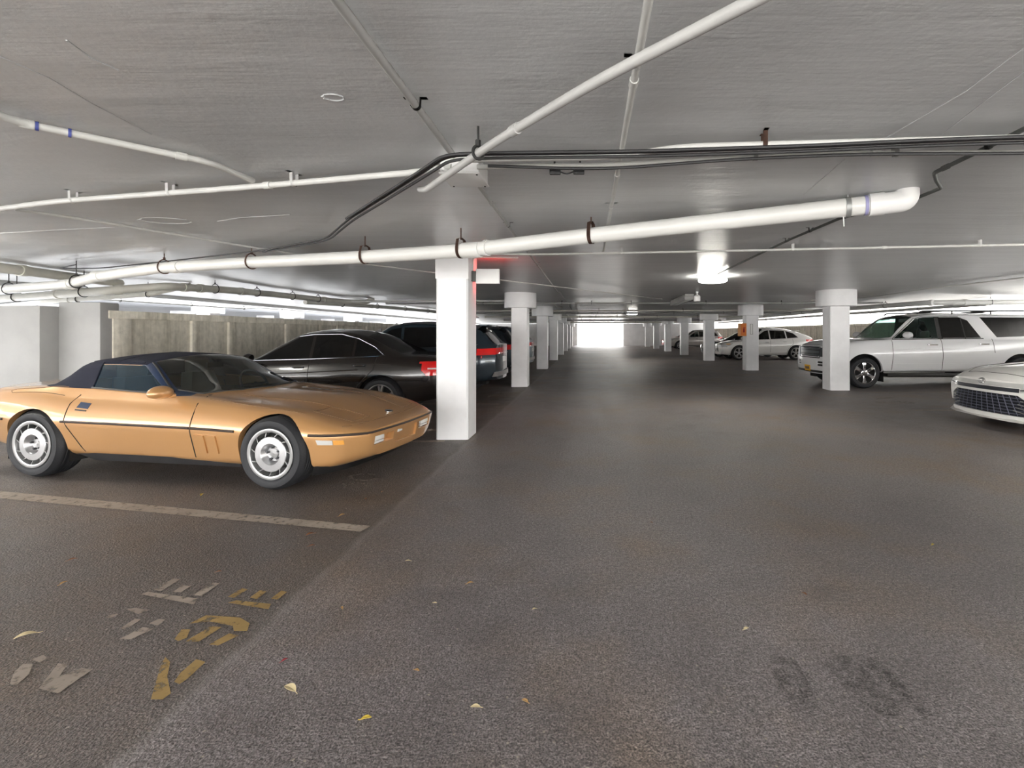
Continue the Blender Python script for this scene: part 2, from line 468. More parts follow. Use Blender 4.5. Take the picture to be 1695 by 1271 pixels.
for k in range(7):
    lab = ('white drum-topped column in front of the white SUV bumper' if k == 0 else
           'white drum-topped column with orange sign, in front of the white crossover' if k == 1 else
           'white drum-topped column, %s from the camera in the right row' % ordw[k])
    column(6.14, 11.75+6.28*k, .46, lab, w=.48, d=.42)
for k, y in enumerate((16, 20.6, 26, 31.5, 37.5, 44)):
    c = column(-12.75, y, .45, 'pale column standing beyond the left dividing wall, %s from the near end' % ordw[k].replace('nearest', 'first'), w=.46)
    c['group'] = 'columns in the light court'
for k, y in enumerate((17.5, 23, 29, 36, 44)):
    c = column(-19.5, y, .45, 'pale column far out in the light court, %s from the near end of its row' % ordw[k].replace('nearest', 'first'), w=.46)
    c['group'] = 'columns in the light court'

# ------------------------------------------------------------------ ceiling pipes
def collar(bm, p, d, r, ln, seg=20):
    p, d = Vector(p), Vector(d).normalized()
    tube(bm, [p-d*ln/2, p+d*ln/2], r, seg)

def lerp(a, b, t): return tuple(a[i]+(b[i]-a[i])*t for i in range(3))

def hanger(parent, p, d, r, mat, strap=False, top=H):
    """clevis loop round a pipe with a rod or strap up to the ceiling"""
    p, d = Vector(p), Vector(d).normalized(); up = Vector((0, 0, 1)); s = d.cross(up).normalized()
    bm = BM()
    if strap:
        R = r+.006; n = 18; hh = min(.11, top-p.z-.005)
        loop = [p + s*math.cos(a)*R + up*math.sin(a)*R for a in [PI*1.0+PI*k/n for k in range(n+1)]]
        loop = [p - s*R*.75 + up*hh] + [p - s*R + up*.03] + loop + [p + s*R + up*.03] + [p + s*R*.75 + up*hh]
        loop += [p + up*(hh+.02), p - s*R*.75 + up*hh]
        F = [Vector(q) for q in loop]; wd = .017
        vs = [[bm.verts.new(q + d*wd*k) for k in (-1, 1)] for q in F]
        for a, b in zip(vs, vs[1:]): bm.faces.new((a[0], a[1], b[1], b[0]))
        bmesh.ops.solidify(bm, geom=bm.faces[:], thickness=.004)
        tube(bm, [p+up*hh, (p.x, p.y, top)], .006, 6)
        return obj('strap_hanger', bm, mat, parent)
    R = r+.008; n = 22
    loop = [p + s*math.cos(2*PI*k/n)*R + up*(math.sin(2*PI*k/n)*R*(1.35 if math.sin(2*PI*k/n) > 0 else 1)) for k in range(n+1)]
    tube(bm, loop, .008, 6); tube(bm, [p+up*R*1.35, (p.x, p.y, top)], .006, 6)
    tube(bm, [p+up*(R*1.3), p+up*(R*1.35+.03)], .014, 6)
    return obj('ring_hanger', bm, mat, parent)

def at(pts, t):
    """point and direction a fraction t along a polyline"""
    P = [Vector(p) for p in pts]; ls = [(b-a).length for a, b in zip(P, P[1:])]; d = t*sum(ls)
    for a, b, l in zip(P, P[1:], ls):
        if d <= l: return a+(b-a)*(d/l), (b-a).normalized()
        d -= l
    return P[-1], (P[-1]-P[-2]).normalized()

# the fat white drain that crosses the aisle in front of the first column
R1 = .07
main = [(-12.8, 8.96, 2.045), (-9.44, 7.76, 2.089), (-7.62, 7.1, 2.115), (-6.95, 6.87, 2.205), (-5.68, 6.416, 2.262), (-4.08, 5.843, 2.252), (-2.39, 5.24, 2.225), (-1.2, 4.81, 2.222), (.07, 4.36, 2.283), (2.1, 3.64, 2.362)]
t = thing('drain_pipe', 'fat white drain pipe crossing the aisle ceiling in front of the first column', 'pipe', (0, 0, 0))
bm = BM(); tube(bm, main+[(2.16, 3.62, 2.364)], R1, 28); obj('pipe_run', bm, M['pvc'], t)
e0 = Vector((2.16, 3.62, 2.364)); d0 = (Vector((2.1, 3.64, 2.362))-Vector((.07, 4.36, 2.283))).normalized()
bm = BM()
tube(bm, fillet([e0-d0*.02, e0+d0*.20, e0+d0*.20+Vector((0, 0, .12))], .13, 8), R1+.008, 28)
collar(bm, e0, d0, R1+.014, .10, 28); obj('elbow', bm, M['box_white'], t)
for i, (a, ln) in enumerate((((-1.15, 4.792, 2.2225), .20), ((-5.35, 6.298, 2.260), .16), ((-6.95, 6.87, 2.205), .16), ((-7.62, 7.1, 2.115), .16), ((-.99, 4.735, 2.233), .03))):
    bm = BM(); collar(bm, a, (-.94, .335, .0), R1+(.008 if ln > .05 else .011), ln, 28); obj('coupling', bm, M['pvc'], t)
bm = BM(); collar(bm, e0-d0*.07, d0, R1+.004, .022, 28); obj('primer_ring', bm, M['purple'], t)
bm = BM(); p = e0-d0*.19; collar(bm, p, d0, R1+.006, .035, 28); tube(bm, [p+Vector((0, 0, R1)), (p.x, p.y, H)], .005, 6); obj('clamp', bm, M['grey_metal'], t)
bm = BM(); p = e0-d0*.22; tube(bm, [(p.x, p.y, p.z-R1+.01), (p.x, p.y-.01, p.z-R1-.075)], .0045, 8); obj('drip_rod', bm, M['pvc'], t)
for px, st in (((.03, 4.375, 2.281), 1), ((-1.27, 4.838, 2.2225), 1), ((-2.42, 5.25, 2.226), 1), ((-4.06, 5.836, 2.252), 1), ((-5.6, 6.39, 2.262), 1), ((-7.45, 7.04, 2.135), 0), ((-9.2, 7.68, 2.092), 0)):
    hanger(t, px, (-.94, .335, 0), R1, M['rust'] if st else M['black_iron'], bool(st) and px[0] > -3)

def run(name, label, pts, r, mat, collars=(), hang=(), rc=.1, seg=14, cat='pipe', group=None, clips=(), hmat='black_iron'):
    if cat == 'conduit' and pts[0][2] > 2.35: pts = [(x*(z-1.4)/1.05, y*(z-1.4)/1.05, z) for x, y, z in pts]
    t = thing(name, label, cat, (0, 0, 0), 0, group)
    P = fillet(pts, rc) if rc else pts
    bm = BM(); tube(bm, P, r, seg); obj('pipe_run', bm, mat, t)
    if collars:
        for c in collars:
            bm = BM(); p, d = at(pts, c); collar(bm, p, d, r*1.16+.002, max(.05, r*1.4), seg); obj('coupling', bm, mat, t)
    for c in hang:
        p, d = at(pts, c); hanger(t, p, d, r, M[hmat])
    for c in clips:
        p, d = at(pts, c); s = d.cross(Vector((0, 0, 1))).normalized(); bm = BM()
        loop = [p + s*math.cos(a)*(r+.003) - Vector((0, 0, 1))*math.sin(a)*(r+.003) for a in [PI*k/10 for k in range(11)]]
        top = H-.002
        loop = [Vector((*(p+s*(r+.035)).xy, top)), Vector((*(p+s*(r+.004)).xy, top))]+loop+[Vector((*(p-s*(r+.004)).xy, top)), Vector((*(p-s*(r+.035)).xy, top))]
        vs = [[bm.verts.new(q+d*.012*k) for k in (-1, 1)] for q in loop]
        for a, b in zip(vs, vs[1:]): bm.faces.new((a[0], a[1], b[1], b[0]))
        bmesh.ops.solidify(bm, geom=bm.faces[:], thickness=.003)
        obj('clip', bm, M[hmat], t)
    return t

# drains over the left dividing wall
run('drain_pipe', 'white drain pipe hung above the left dividing wall, below the fat crossing pipe',
    [(-12.8, 9.75, 2.01), (-10.9, 9.0, 2.04), (-7.96, 8.0, 2.1), (-7.4, 8.5, 2.22), (-7.44, 10, 2.285), (-7.47, 11.5, 2.315), (-7.36, 13, 2.32), (-7.2, 14.2, 2.325), (-6.75, 14.75, 2.33), (-6.62, 14.9, 2.47)],
    .07, M['pvc_old'], (.3, .42, .5, .53, .62, .86), (.2, .36, .56, .66, .76, .84), .12, 18)
run('drain_pipe', 'yellowed drain running on above the far half of the left wall',
    [(-7.72, 13.2, 2.24), (-7.3, 17.5, 2.33), (-6.85, 21.5, 2.35), (-6.8, 30, 2.37)], .06, M['pvc_old'], (.2, .5), (.1, .22, .34, .46, .6, .8), .1)
run('drain_pipe', 'thin lower drain pipe beyond the stepped white wall',
    [(-12.4, 10.2, 1.95), (-11.06, 10, 2.06), (-9.06, 10, 2.2), (-8.3, 10.1, 2.40)], .05, M['pvc_old'], (.4,), (.45, .8), .15)
run('steel_pipe', 'slim grey steel pipe along the light court edge',
    [(-12.1, 8, 2.24), (-12.1, 12, 2.24), (-12.1, 17, 2.26), (-12.2, 17.9, 2.34), (-12.2, 23, 2.36)], .03, M['conduit_grey'], (), (.3, .45, .6, .75), .2)
run('duct_pipe', 'thick grey pipe tight under the ceiling at the far left',
    [(-8.55, 4.5, 2.355), (-8.6, 7.05, 2.355), (-8.9, 8.6, 2.355), (-9.0, 9.3, 2.355)], .075, M['pvc_old'], (.6,), (), .3, 18)
run('drain_pipe', 'white drain pipe above the roof of the white SUV',
    [(14, 13.9, 2.30), (9.9, 13.9, 2.27), (9.75, 14.3, 2.27), (9.75, 20.2, 2.33), (9.8, 34, 2.36)], .075, M['pvc'], (.13, .17, .4), (.03, .1, .25, .35, .5, .7), .2, 18)
run('drain_pipe', 'white drain pipe high along the right boundary wall',
    [(12.4, 15, 2.3), (12.4, 46, 2.36)], .06, M['pvc'], (.3, .6), (.1, .2, .3, .4, .5, .6, .7, .8), 0)

# painted conduits fixed to the ceiling
zc = H-.032; zx = H-.068; zd = H-.138
run('conduit', 'white conduit running lengthwise near the aisle centre, left of the lamp', [(.19, .6, zc), (.2, 6.3, zc)], .015, M['conduit'], (.25, .46), (), 0, 12, 'conduit', clips=(.225, .6, .8), hmat='box_white')
run('conduit', 'grey conduit running from the top frame edge to the junction box', [(-.79, .6, zc), (-.795, 2.86, zc)], .018, M['conduit_grey'], (), (), 0, 12, 'conduit', clips=(.72,))
run('conduit', 'long grey conduit running down the aisle from the junction box', [(-.78, 3.12, zc), (-.78, 12.2, zc), (-.72, 12.4, zc), (-.72, 30, zc)], .013, M['conduit_grey'], (.03, .12, .2), (), .05, 10, 'conduit', clips=(.06, .16))
run('conduit', 'diagonal white conduit crossing above the junction box', [(1.1, .68, zd), (.035, 1.746, zd), (-.27, 2.1, zd), (-.5, 2.38, zd), (-1.03, 3.08, zd), (-1.10, 3.17, zd+.03)], .02, M['conduit_mid'], (.62,), (.73,), .2, 14, 'conduit')
run('conduit', 'white conduit bending from the far left toward the junction box', [(-8, 4.75, zx), (-5.0, 4.1, zx), (-4.3, 3.87, zx), (-2.81, 3.56, zx), (-2.1, 3.4, zx), (-1.117, 3.158, zx), (-.86, 3.06, zx)], .02, M['conduit'], (.42, .8), (), .3, 14, 'conduit', clips=(.55, .68, .83), hmat='box_white')
t = run('conduit', 'short white conduit with blue taped joints at the upper left', [(-2.84, .8, zc), (-2.84, 2.41, zc), (-2.33, 2.968, zc), (-2.31, 3.33, zc)], .019, M['conduit'], (.6, .82), (), .08, 14, 'conduit')
d = Vector((.51, .558, 0)).normalized(); kz = (zc-1.4)/1.05
for q in (.06, .17):
    bm = BM(); collar(bm, Vector((-2.84*kz, 2.41*kz, zc))+d*q, d, .0225, .012); obj('tape_band', bm, M['blue_tape'], t)
run('conduit', 'thin white conduit slanting back to the fat drain at left', [(-4.86, 4.1, zc), (-4.61, 4.565, zc), (-4.33, 5.38, zc), (-3.89, 6.51, zc), (-3.4, 7.4, zc)], .013, M['conduit'], (), (), .3, 10, 'conduit')
run('conduit', 'lower white conduit running right from the junction box', [(-.7, 3.06, zx), (.185, 3.02, zx), (.54, 2.947, zx), (1.44, 2.838, zx), (2.54, 2.81, zx), (5, 2.79, zx)], .015, M['conduit'], (.42,), (), .2, 12, 'conduit', clips=(.3, .44), hmat='conduit_grey')
run('conduit', 'upper white conduit running right behind the black cables', [(-.7, 2.93, zx), (.177, 2.887, zx), (.5, 2.73, zx), (1.74, 2.64, zx), (2.35, 2.6, zx), (5, 2.5, zx)], .017, M['conduit'], (.15,), (), .2, 12, 'conduit', clips=(.3,), hmat='rust')
run('conduit', 'long white conduit crossing the whole ceiling beyond the fat drain', [(-1.7, 6.4, zx), (-.59, 6.46, zx), (1.15, 6.26, zx), (5.2, 5.75, zx), (9, 5.4, zx)], .014, M['conduit'], (.5,), (), .2, 10, 'conduit', clips=(.2, .4, .6), hmat='box_white')
run('conduit', 'thin conduit slanting across the ceiling behind the exit sign', [(-3.5, 7.2, zx), (-2.67, 8.45, zx), (-1.74, 9.55, zx), (-.47, 11.3, zx), (2.3, 15, zx)], .011, M['conduit'], (), (), .3, 10, 'conduit')
run('conduit', 'thin curving conduit above the white SUV', [(8.4, 8.5, zc), (8.25, 9.3, zc), (8.05, 11.5, zc), (8.3, 14.2, zc), (7.2, 15.6, zc)], .012, M['conduit'], (), (), .4, 10, 'conduit')
run('conduit', 'white conduit crossing between the drum of the second left column and the wall', [(-1.6, 14.0, 2.33), (-7, 14.3, 2.33)], .03, M['conduit'], (), (), 0, 12, 'conduit')
run('conduit', 'dark conduit kinked past the drain elbow and running on to the nearest lamp', [(2.22, 1.9, zc), (2.26, 2.75, zc), (2.272, 3.17, zc), (2.40, 3.33, zc), (2.56, 3.5, zc), (2.56, 3.85, zc), (2.31, 4.44, zc), (2.27, 5.38, zc), (2.31, 8.6, zc)], .013, M['dark_pipe'], (.17,), (), .03, 10, 'conduit', clips=(.12, .47, .55))
for i, (y, x0, x1, z, r) in enumerate(((15.6, -6.6, 9.4, 2.36, .03), (20.4, -6, 9.4, 2.34, .035), (22.6, -6, 9.4, 2.33, .045), (28, -6, 9.4, 2.33, .05), (34.3, -6, 9.4, 2.3, .06), (41, -6, 9.4, 2.3, .06))):
    run('cross_pipe', 'pale pipe hung across the aisle, %s from the camera' % ordw[i], [(x0, y+.2, z), (x1, y-.2, z)], r, M['pvc_old'] if i % 2 else M['conduit_grey'], (.4, .7), (.2, .36, .42, .5, .65, .8), 0, 10, 'pipe', 'cross pipes under the far ceiling')

run('conduit', 'pale conduit kinked past the left column drums down the aisle', [(-1.25, 16.8, zc), (-1.25, 19.2, zc), (-1.05, 19.6, zc), (-1.2, 22, zc), (-1.2, 48, zc)], .03, M['conduit'], (), (), .1, 10, 'conduit')
# black cable bundle: each cable is one thing
def cable(label, pts, r=.009, hang=0):
    pts = [(x*(zb-1.4)/1.05, y*(zb-1.4)/1.05, z) if z > 2.3 and y < 6.3 else (x, y, z) for x, y, z in pts]
    bm = BM(); tube(bm, fillet(pts, .25, 6), r, 8)
    o = obj('black_cable', bm, M['black_cable']); tag(o, label, 'cable', 'black cables strung under the ceiling'); return o
zb = H-.098
base = [(-4.19, 6.18), (-2.91, 5.38), (-2.2, 4.45), (-1.547, 3.70), (-1.08, 3.16), (-.835, 2.867), (-.61, 2.838), (.305, 2.81), (1.25, 2.727), (1.75, 2.66), (2.35, 2.6), (5, 2.5)]
cable('black cable from the pipe bend at far left, topmost of the bundle', [(-7.2, 6.8, 2.36), (-7.9, 7.2, 2.36), (-7.0, 6.95, 2.33), (-5.6, 6.5, 2.37)]+[(x, y, zb) for x, y in base])
cable('black cable sagging beneath the conduits right of the junction box', [(-.62, 3.0, zb-.012), (.1, 3.04, zb-.02), (.9, 2.88, zb-.012), (1.6, 2.80, zb-.012), (2.4, 2.77, zb-.02), (5, 2.66, zb-.02)])
cable('black cable lying along the middle of the bundle', [(x+.01, y+.035, zb-.010) for x, y in base])
cable('black cable along the near edge of the bundle', [(x-.01, y-.03, zb-.004) for x, y in base[2:]])
cable('thin black cable slung across the far aisle toward the right columns', [(-4, 21.2, 2.36), (1.85, 21.6, 2.36), (4, 21.2, 2.33), (5.5, 21, 2.36), (9.3, 20.8, 2.33)], .014)
t = thing('cable_clamp_pair', 'two black cable splices tied to the conduit right of the junction box', 'cable splice')
for i, (x, y) in enumerate(((-.225, 2.84), (-.085, 2.835))):
    bm = BM(); box(bm, x, x+.065, y-.012, y+.012, zx-.052, zx-.022, .004); obj('splice', bm, M['black_cable'], t)
bm = BM(); tube(bm, fillet([(-.165, 2.84, zx-.035), (-.125, 2.84, zx-.05), (-.085, 2.84, zx-.035)], .03), .004, 6); obj('jumper', bm, M['black_cable'], t)
bm = BM(); box(bm, -.2, -.19, 2.83, 2.85, zx-.03, H); box(bm, -.05, -.04, 2.83, 2.85, zx-.03, H); obj('tie', bm, M['black_cable'], t)

t = thing('junction_box', 'white steel junction box where the ceiling conduits meet', 'junction box', (-.76, 2.99, H))
bm = BM(); box(bm, -.115, .115, -.13, .13, -.1, 0, .006); obj('case', bm, M['box_white'], t)
bm = BM(); box(bm, -.122, .122, -.138, .138, -.108, -.098, .003); obj('cover', bm, M['box_white'], t)
bm = BM()
for sx in (-1, 1):
    for sy in (-1, 1): lathe(bm, [(.006, -.112), (.006, -.106)], 10, 'z', c=(sx*.1, sy*.115, 0))
obj('screw', bm, M['black_iron'], t)

# ------------------------------------------------------------------ lamps
def lamp(x, y, label):
    t = thing('ceiling_lamp', label, 'lamp', (x, y, H), 0, 'round ceiling lamps over the aisle')
    bm = BM(); lathe(bm, [(.30, -.0), (.30, -.012), (.17, -.03), (.17, -.05)], 36, 'z'); obj('mounting_plate', bm, M['box_white'], t)
    bm = BM(); lathe(bm, [(.20, -.05), (.25, -.058), (.262, -.08), (.25, -.105), (.20, -.122), (.0001, -.128)], 36, 'z'); obj('lens', bm, M['lamp'], t)
for i, (x, y) in enumerate(((2.3, 8.9), (2.25, 24.5), (2.2, 36), (2.2, 46), (2.3, -4.6))):
    lamp(x, y, 'glowing round ceiling lamp over the aisle, %s' % ('nearest of the row', 'second of the row', 'third of the row', 'farthest of the row', 'behind the others near the entrance')[i])
for i, (x, y) in enumerate(((-6.9, 4.9), (5.8, 4.5))):  # fill lamps added out of view to brighten the nearest cars and left wall
    lamp(x, y, 'glowing round lamp over the parking stalls, %s' % ('at the near left beyond the picture edge', 'at the near right beyond the picture edge', 'above the dark crossover', 'above the white crossover')[i])
t = thing('ceiling_strip_light', 'unlit louvred strip fixture slanting along the aisle ceiling', 'lamp', (2.72, 14.1, 2.30), math.radians(-2))
bm = BM(); box(bm, -.12, .12, -1.4, 1.4, .06, .13, .01); obj('housing', bm, M['conduit_grey'], t)
bm = BM()
for k in range(28): box(bm, -.11, .11, -1.36+k*.1, -1.35+k*.1, -.02, .06)
box(bm, -.125, -.115, -1.4, 1.4, -.03, .07); box(bm, .115, .125, -1.4, 1.4, -.03, .07); obj('louvre', bm, M['conduit_grey'], t)
bm = BM()
for s in (-1, 1): tube(bm, [(0, s*1.1, .12), (0, s*1.1, .15)], .012, 8)
obj('stem', bm, M['black_iron'], t)
t = thing('ceiling_spot_lamp', 'small white lamp head hung at the near end of the strip fixture', 'lamp', (2.78, 12.3, H))
bm = BM(); lathe(bm, [(.035, 0), (.035, -.03), (.02, -.04), (.02, -.10)], 16, 'z'); obj('stem', bm, M['box_white'], t)
bm = BM(); lathe(bm, [(.05, -.09), (.085, -.12), (.085, -.24), (.07, -.25)], 20, 'z'); obj('head', bm, M['box_white'], t)

# exit sign bracketed off the first column, seen from its blank back
t = thing('exit_sign', 'white exit sign case sticking out of the first column, its red face turned away', 'sign', (-1.36, 6.55, 2.165))
bm = BM(); box(bm, -.155, .165, -.03, .03, -.1, .1, .006); obj('case', bm, M['box_white'], t)
bm = BM(); box(bm, -.14, .15, .031, .036, -.085, .085); obj('lit_face', bm, M['red_glow'], t)
bm = BM(); box(bm, -.208, -.15, -.05, .05, -.07, .07, .004); obj('bracket', bm, M['dark_pipe'], t)
bm = BM(); tube(bm, fillet([(-.2, 0, .06), (-.2, 0, .26), (-.05, .05, .27), (.4, .1, .27)], .06), .012, 10); obj('feed_conduit', bm, M['conduit'], t)

# orange extinguisher notice on the second right column
t = thing('extinguisher_notice', 'orange and tan notice board fixed to the left of the second right column', 'sign', (5.80, 17.98, 1.52))
bm = BM(); box(bm, -.22, .1, -.02, .02, -.24, .24, .005); obj('board', bm, M['tan'], t)
bm = BM(); box(bm, -.12, .09, -.028, -.018, -.22, .22, .003); obj('orange_face', bm, M['orange'], t)
bm = BM(); lathe(bm, [(.03, -.1), (.035, -.08), (.035, .02), (.015, .05), (.015, .09)], 14, 'z', c=(0, -.035, 0)); box(bm, -.03, .05, -.04, -.03, .06, .08); obj('extinguisher_mark', bm, M['dkred'], t)
t = thing('column_gauge', 'slim grey framed plate upright on the face of the second right column', 'plate', (6.10, 18.03, 1.54))
bm = BM(); box(bm, -.05, -.035, -.02, 0, -.2, .2); box(bm, .035, .05, -.02, 0, -.2, .2); box(bm, -.05, .05, -.02, 0, .185, .2); box(bm, -.05, .05, -.02, 0, -.2, -.185); obj('frame', bm, M['conduit_grey'], t)
bm = BM(); box(bm, -.034, .034, -.008, 0, -.184, .184); obj('plate', bm, M['box_white'], t)

# ------------------------------------------------------------------ floor markings and litter
def strip(name, label, cat, poly, mat, z=.003, group=None):
    """painted mark: polygon cut into small cells, laid on the asphalt"""
    bm = BM(); vs = [bm.verts.new((x, y, z)) for x, y in poly]; bm.faces.new(vs)
    bmesh.ops.triangulate(bm, faces=bm.faces[:])
    o = obj(name, bm, mat, None, 0); 
    for p in o.data.polygons:
        if p.normal.z < 0: p.flip()
    if cat: tag(o, label, cat, group)
    return o
def bar(a, b, wd):
    a, b = Vector(a), Vector(b); d = (b-a).normalized(); s = Vector((-d.y, d.x))*wd/2
    return [(a-s)[:], (b-s)[:], (b+s)[:], (a+s)[:]]
def G(x, y):
    Z = 1120/(y-551); return ((x-973)*Z/800, Z)
strip('stall_line', 'pale worn line on the asphalt in front of the gold car', 'painted line', [(-9.5, 4.95), (-5.0, 4.09), (-1.60, 3.40), (-1.57, 3.50), (-5.0, 4.23), (-9.5, 5.15)], M['paint_white'], group='painted stall lines')
for i, (lab, a, b) in enumerate((
        ('worn stall line end just left of the first column base', (-2.35, 6.22), (-1.85, 6.25)),
        ('stall line under the black sedan ending by the first column', (-7, 7.0), (-2.0, 6.96)),
        ('stall line reaching the aisle right of the first column', (-7, 9.6), (-1.75, 9.5)),
        ('stall line beside the dark crossover on the left', (-7, 12.9), (-2.1, 12.85)),
        ('stall line between the white sedan and the white SUV', (5.9, 8.75), (11, 8.75)),
        ('stall line behind the front wheel of the white SUV', (6.4, 11.4), (11, 11.4)),
        ('stall line beyond the white SUV', (6.4, 15.3), (11.5, 15.3)),
        ('stall line in front of the white crossover', (6.4, 21.6), (11.5, 21.6)))):
    strip('stall_line', lab, 'painted line', bar(a, b, .1), M['paint_white'], group='painted stall lines')
def glyph(name, label, pieces, mat, z=.004, group='stencilled stall marks'):
    """one painted character: all of its strokes in one mesh"""
    bm = BM()
    for poly in pieces:
        P = [G(*p) for p in poly]; bm.faces.new([bm.verts.new((x, y, z)) for x, y in P])
    bmesh.ops.triangulate(bm, faces=bm.faces[:])
    o = obj(name, bm, mat, None, 0)
    for p in o.data.polygons:
        if p.normal.z < 0: p.flip()
    tag(o, label, 'painted character', group)
s = 1/2.4926
def Q(*pts): return [(x*s, 780+y*s) for x, y in pts]
glyph('painted_letter', 'white stencilled E on the asphalt, farthest of the white row', [Q((582, 510), (610, 500), (815, 528), (800, 552)), Q((632, 492), (715, 445), (745, 447), (665, 497)), Q((715, 500), (750, 473), (788, 476), (745, 503)), Q((800, 512), (878, 462), (907, 464), (832, 518))], M['paint_white'])
glyph('painted_letter', 'broken white stencilled character in the middle of the white row', [Q((440, 605), (470, 588), (487, 592), (455, 612)), Q((495, 652), (555, 612), (582, 614), (520, 656)), Q((520, 572), (560, 566), (612, 576), (570, 592)), Q((615, 630), (655, 612), (683, 614), (650, 640)), Q((488, 698), (590, 646), (635, 652), (540, 696))], M['paint_white'])
glyph('painted_letter', 'white stencilled numeral nearest the frame corner', [Q((40, 880), (60, 830), (95, 798), (135, 800), (120, 840), (65, 888)), Q((130, 780), (180, 760), (195, 775), (165, 792)), Q((160, 900), (240, 795), (278, 800), (245, 850), (340, 815), (380, 822), (240, 920))], M['paint_white'])
glyph('painted_letter', 'yellow stencilled V shape beside the paving joint', [Q((622, 945), (665, 800), (682, 770), (702, 790), (690, 850), (705, 920), (670, 945)), Q((718, 872), (745, 835), (810, 778), (848, 790), (770, 862), (740, 882))], M['paint_yellow'])
glyph('painted_letter', 'yellow stencilled S shape in the middle of the yellow row', [Q((780, 632), (850, 597), (990, 606), (1030, 630), (1020, 662), (965, 662), (960, 640), (860, 622)), Q((720, 695), (750, 655), (785, 655), (770, 690), (735, 704)), Q((765, 705), (870, 642), (915, 646), (820, 706)), Q((862, 718), (945, 672), (985, 680), (900, 722))], M['paint_yellow'])
glyph('painted_letter', 'faded yellow stencilled E at the far end of the yellow row', [Q((940, 545), (975, 535), (1118, 550), (1108, 572)), Q((940, 520), (1000, 485), (1022, 490), (965, 525)), Q((1030, 524), (1072, 494), (1100, 498), (1060, 530)), Q((1118, 528), (1160, 495), (1185, 500), (1145, 532))], M['paint_yellow'])
s2 = 1/4.5389
def Q2(*pts): return [(360+x*s2, 560+y*s2) for x, y in pts]
def ringpart(cx, cy, rx, ry, wx, wy, a0, a1, n=16):
    A = [math.radians(a0+(a1-a0)*k/n) for k in range(n+1)]
    return [Q2((cx+rx*math.cos(A[k]), cy+ry*math.sin(A[k])), (cx+rx*math.cos(A[k+1]), cy+ry*math.sin(A[k+1])), (cx+(rx-wx)*math.cos(A[k+1]), cy+(ry-wy)*math.sin(A[k+1])), (cx+(rx-wx)*math.cos(A[k]), cy+(ry-wy)*math.sin(A[k])))[::-1] for k in range(n)]
glyph('painted_numeral', 'worn white C shape stencilled right of the gold car wheel', ringpart(1100, 1045, 120, 30, 34, 10, 20, 330), M['paint_faint'])
glyph('painted_numeral', 'worn white 3 stencilled right of the gold car wheel', ringpart(905, 1118, 70, 34, 26, 10, -170, 20)+ringpart(1050, 1115, 72, 38, 28, 11, -160, 110), M['paint_faint'])
glyph('painted_numeral', 'faint stall numeral on the asphalt before the white SUV', [[(1446, 660), (1480, 657), (1480, 659), (1446, 662)], [(1475, 663), (1515, 666), (1513, 669), (1473, 666)], [(1450, 665), (1466, 665), (1466, 667), (1450, 667)]], M['paint_faint'])
glyph('painted_numeral', 'faint stall numeral on the asphalt behind the first column', [[(806, 655), (832, 650), (834, 653), (808, 658)], [(812, 661), (826, 659), (826, 661), (812, 663)]], M['paint_faint'])
# dark tyre scuffs at the lower right
for i, (lab, poly) in enumerate((('left dark tar smear at the lower right of the aisle', [(1268, 1098), (1290, 1086), (1318, 1094), (1345, 1140), (1356, 1172), (1344, 1184), (1318, 1172), (1290, 1140)]),
        ('middle dark tar smear at the lower right of the aisle', [(1360, 1098), (1378, 1086), (1408, 1086), (1450, 1125), (1496, 1176), (1488, 1190), (1462, 1188), (1405, 1150)]),
        ('right dark tar smear at the lower right of the aisle', [(1420, 1090), (1450, 1088), (1545, 1185), (1530, 1192)]))):
    strip('tar_smear', lab, 'stain', [G(*p) for p in poly], M['tar'], .0025, 'tar smears')

leafm = [plain('dry_tan_leaf', srgb(190, 150, 96), .7, var=.2, scale=30), plain('dry_brown_leaf', srgb(128, 84, 52), .75, var=.25, scale=30), plain('yellow_leaf', srgb(196, 170, 62), .65, var=.2, scale=30), plain('pale_leaf', srgb(206, 190, 150), .7, var=.15, scale=30), plain('red_scrap', srgb(140, 30, 40), .5)]
def leaf(px, py, ln, mi, label, group='fallen leaves'):
    x, y = G(px, py); ln *= .75; t = thing('fallen_leaf', label, 'leaf', (x, y, .004), random.uniform(0, 6.28), group)
    bm = BM(); n = 8; ctr = []
    for k in range(n+1):
        u = k/n; wd = .26*ln*math.sin(PI*u)**.8*(1-.25*u); lift = .10*ln*math.sin(PI*u*.9)
        ctr.append([bm.verts.new((ln*(u-.5), s_*wd, .002+lift+(.35*wd if s_ else 0))) for s_ in (-1, 0, 1)])
    for a, b in zip(ctr, ctr[1:]):
        for j in range(2): bm.faces.new((a[j], a[j+1], b[j+1], b[j]))
    bmesh.ops.remove_doubles(bm, verts=bm.verts, dist=1e-5)
    bmesh.ops.solidify(bm, geom=bm.faces[:], thickness=.0012)
    obj('blade', bm, leafm[mi], t)
    bm = BM(); tube(bm, [(-ln*.5, 0, .002), (-ln*.72, .06*ln, .002)], .0012, 5); obj('stalk', bm, leafm[mi], t)
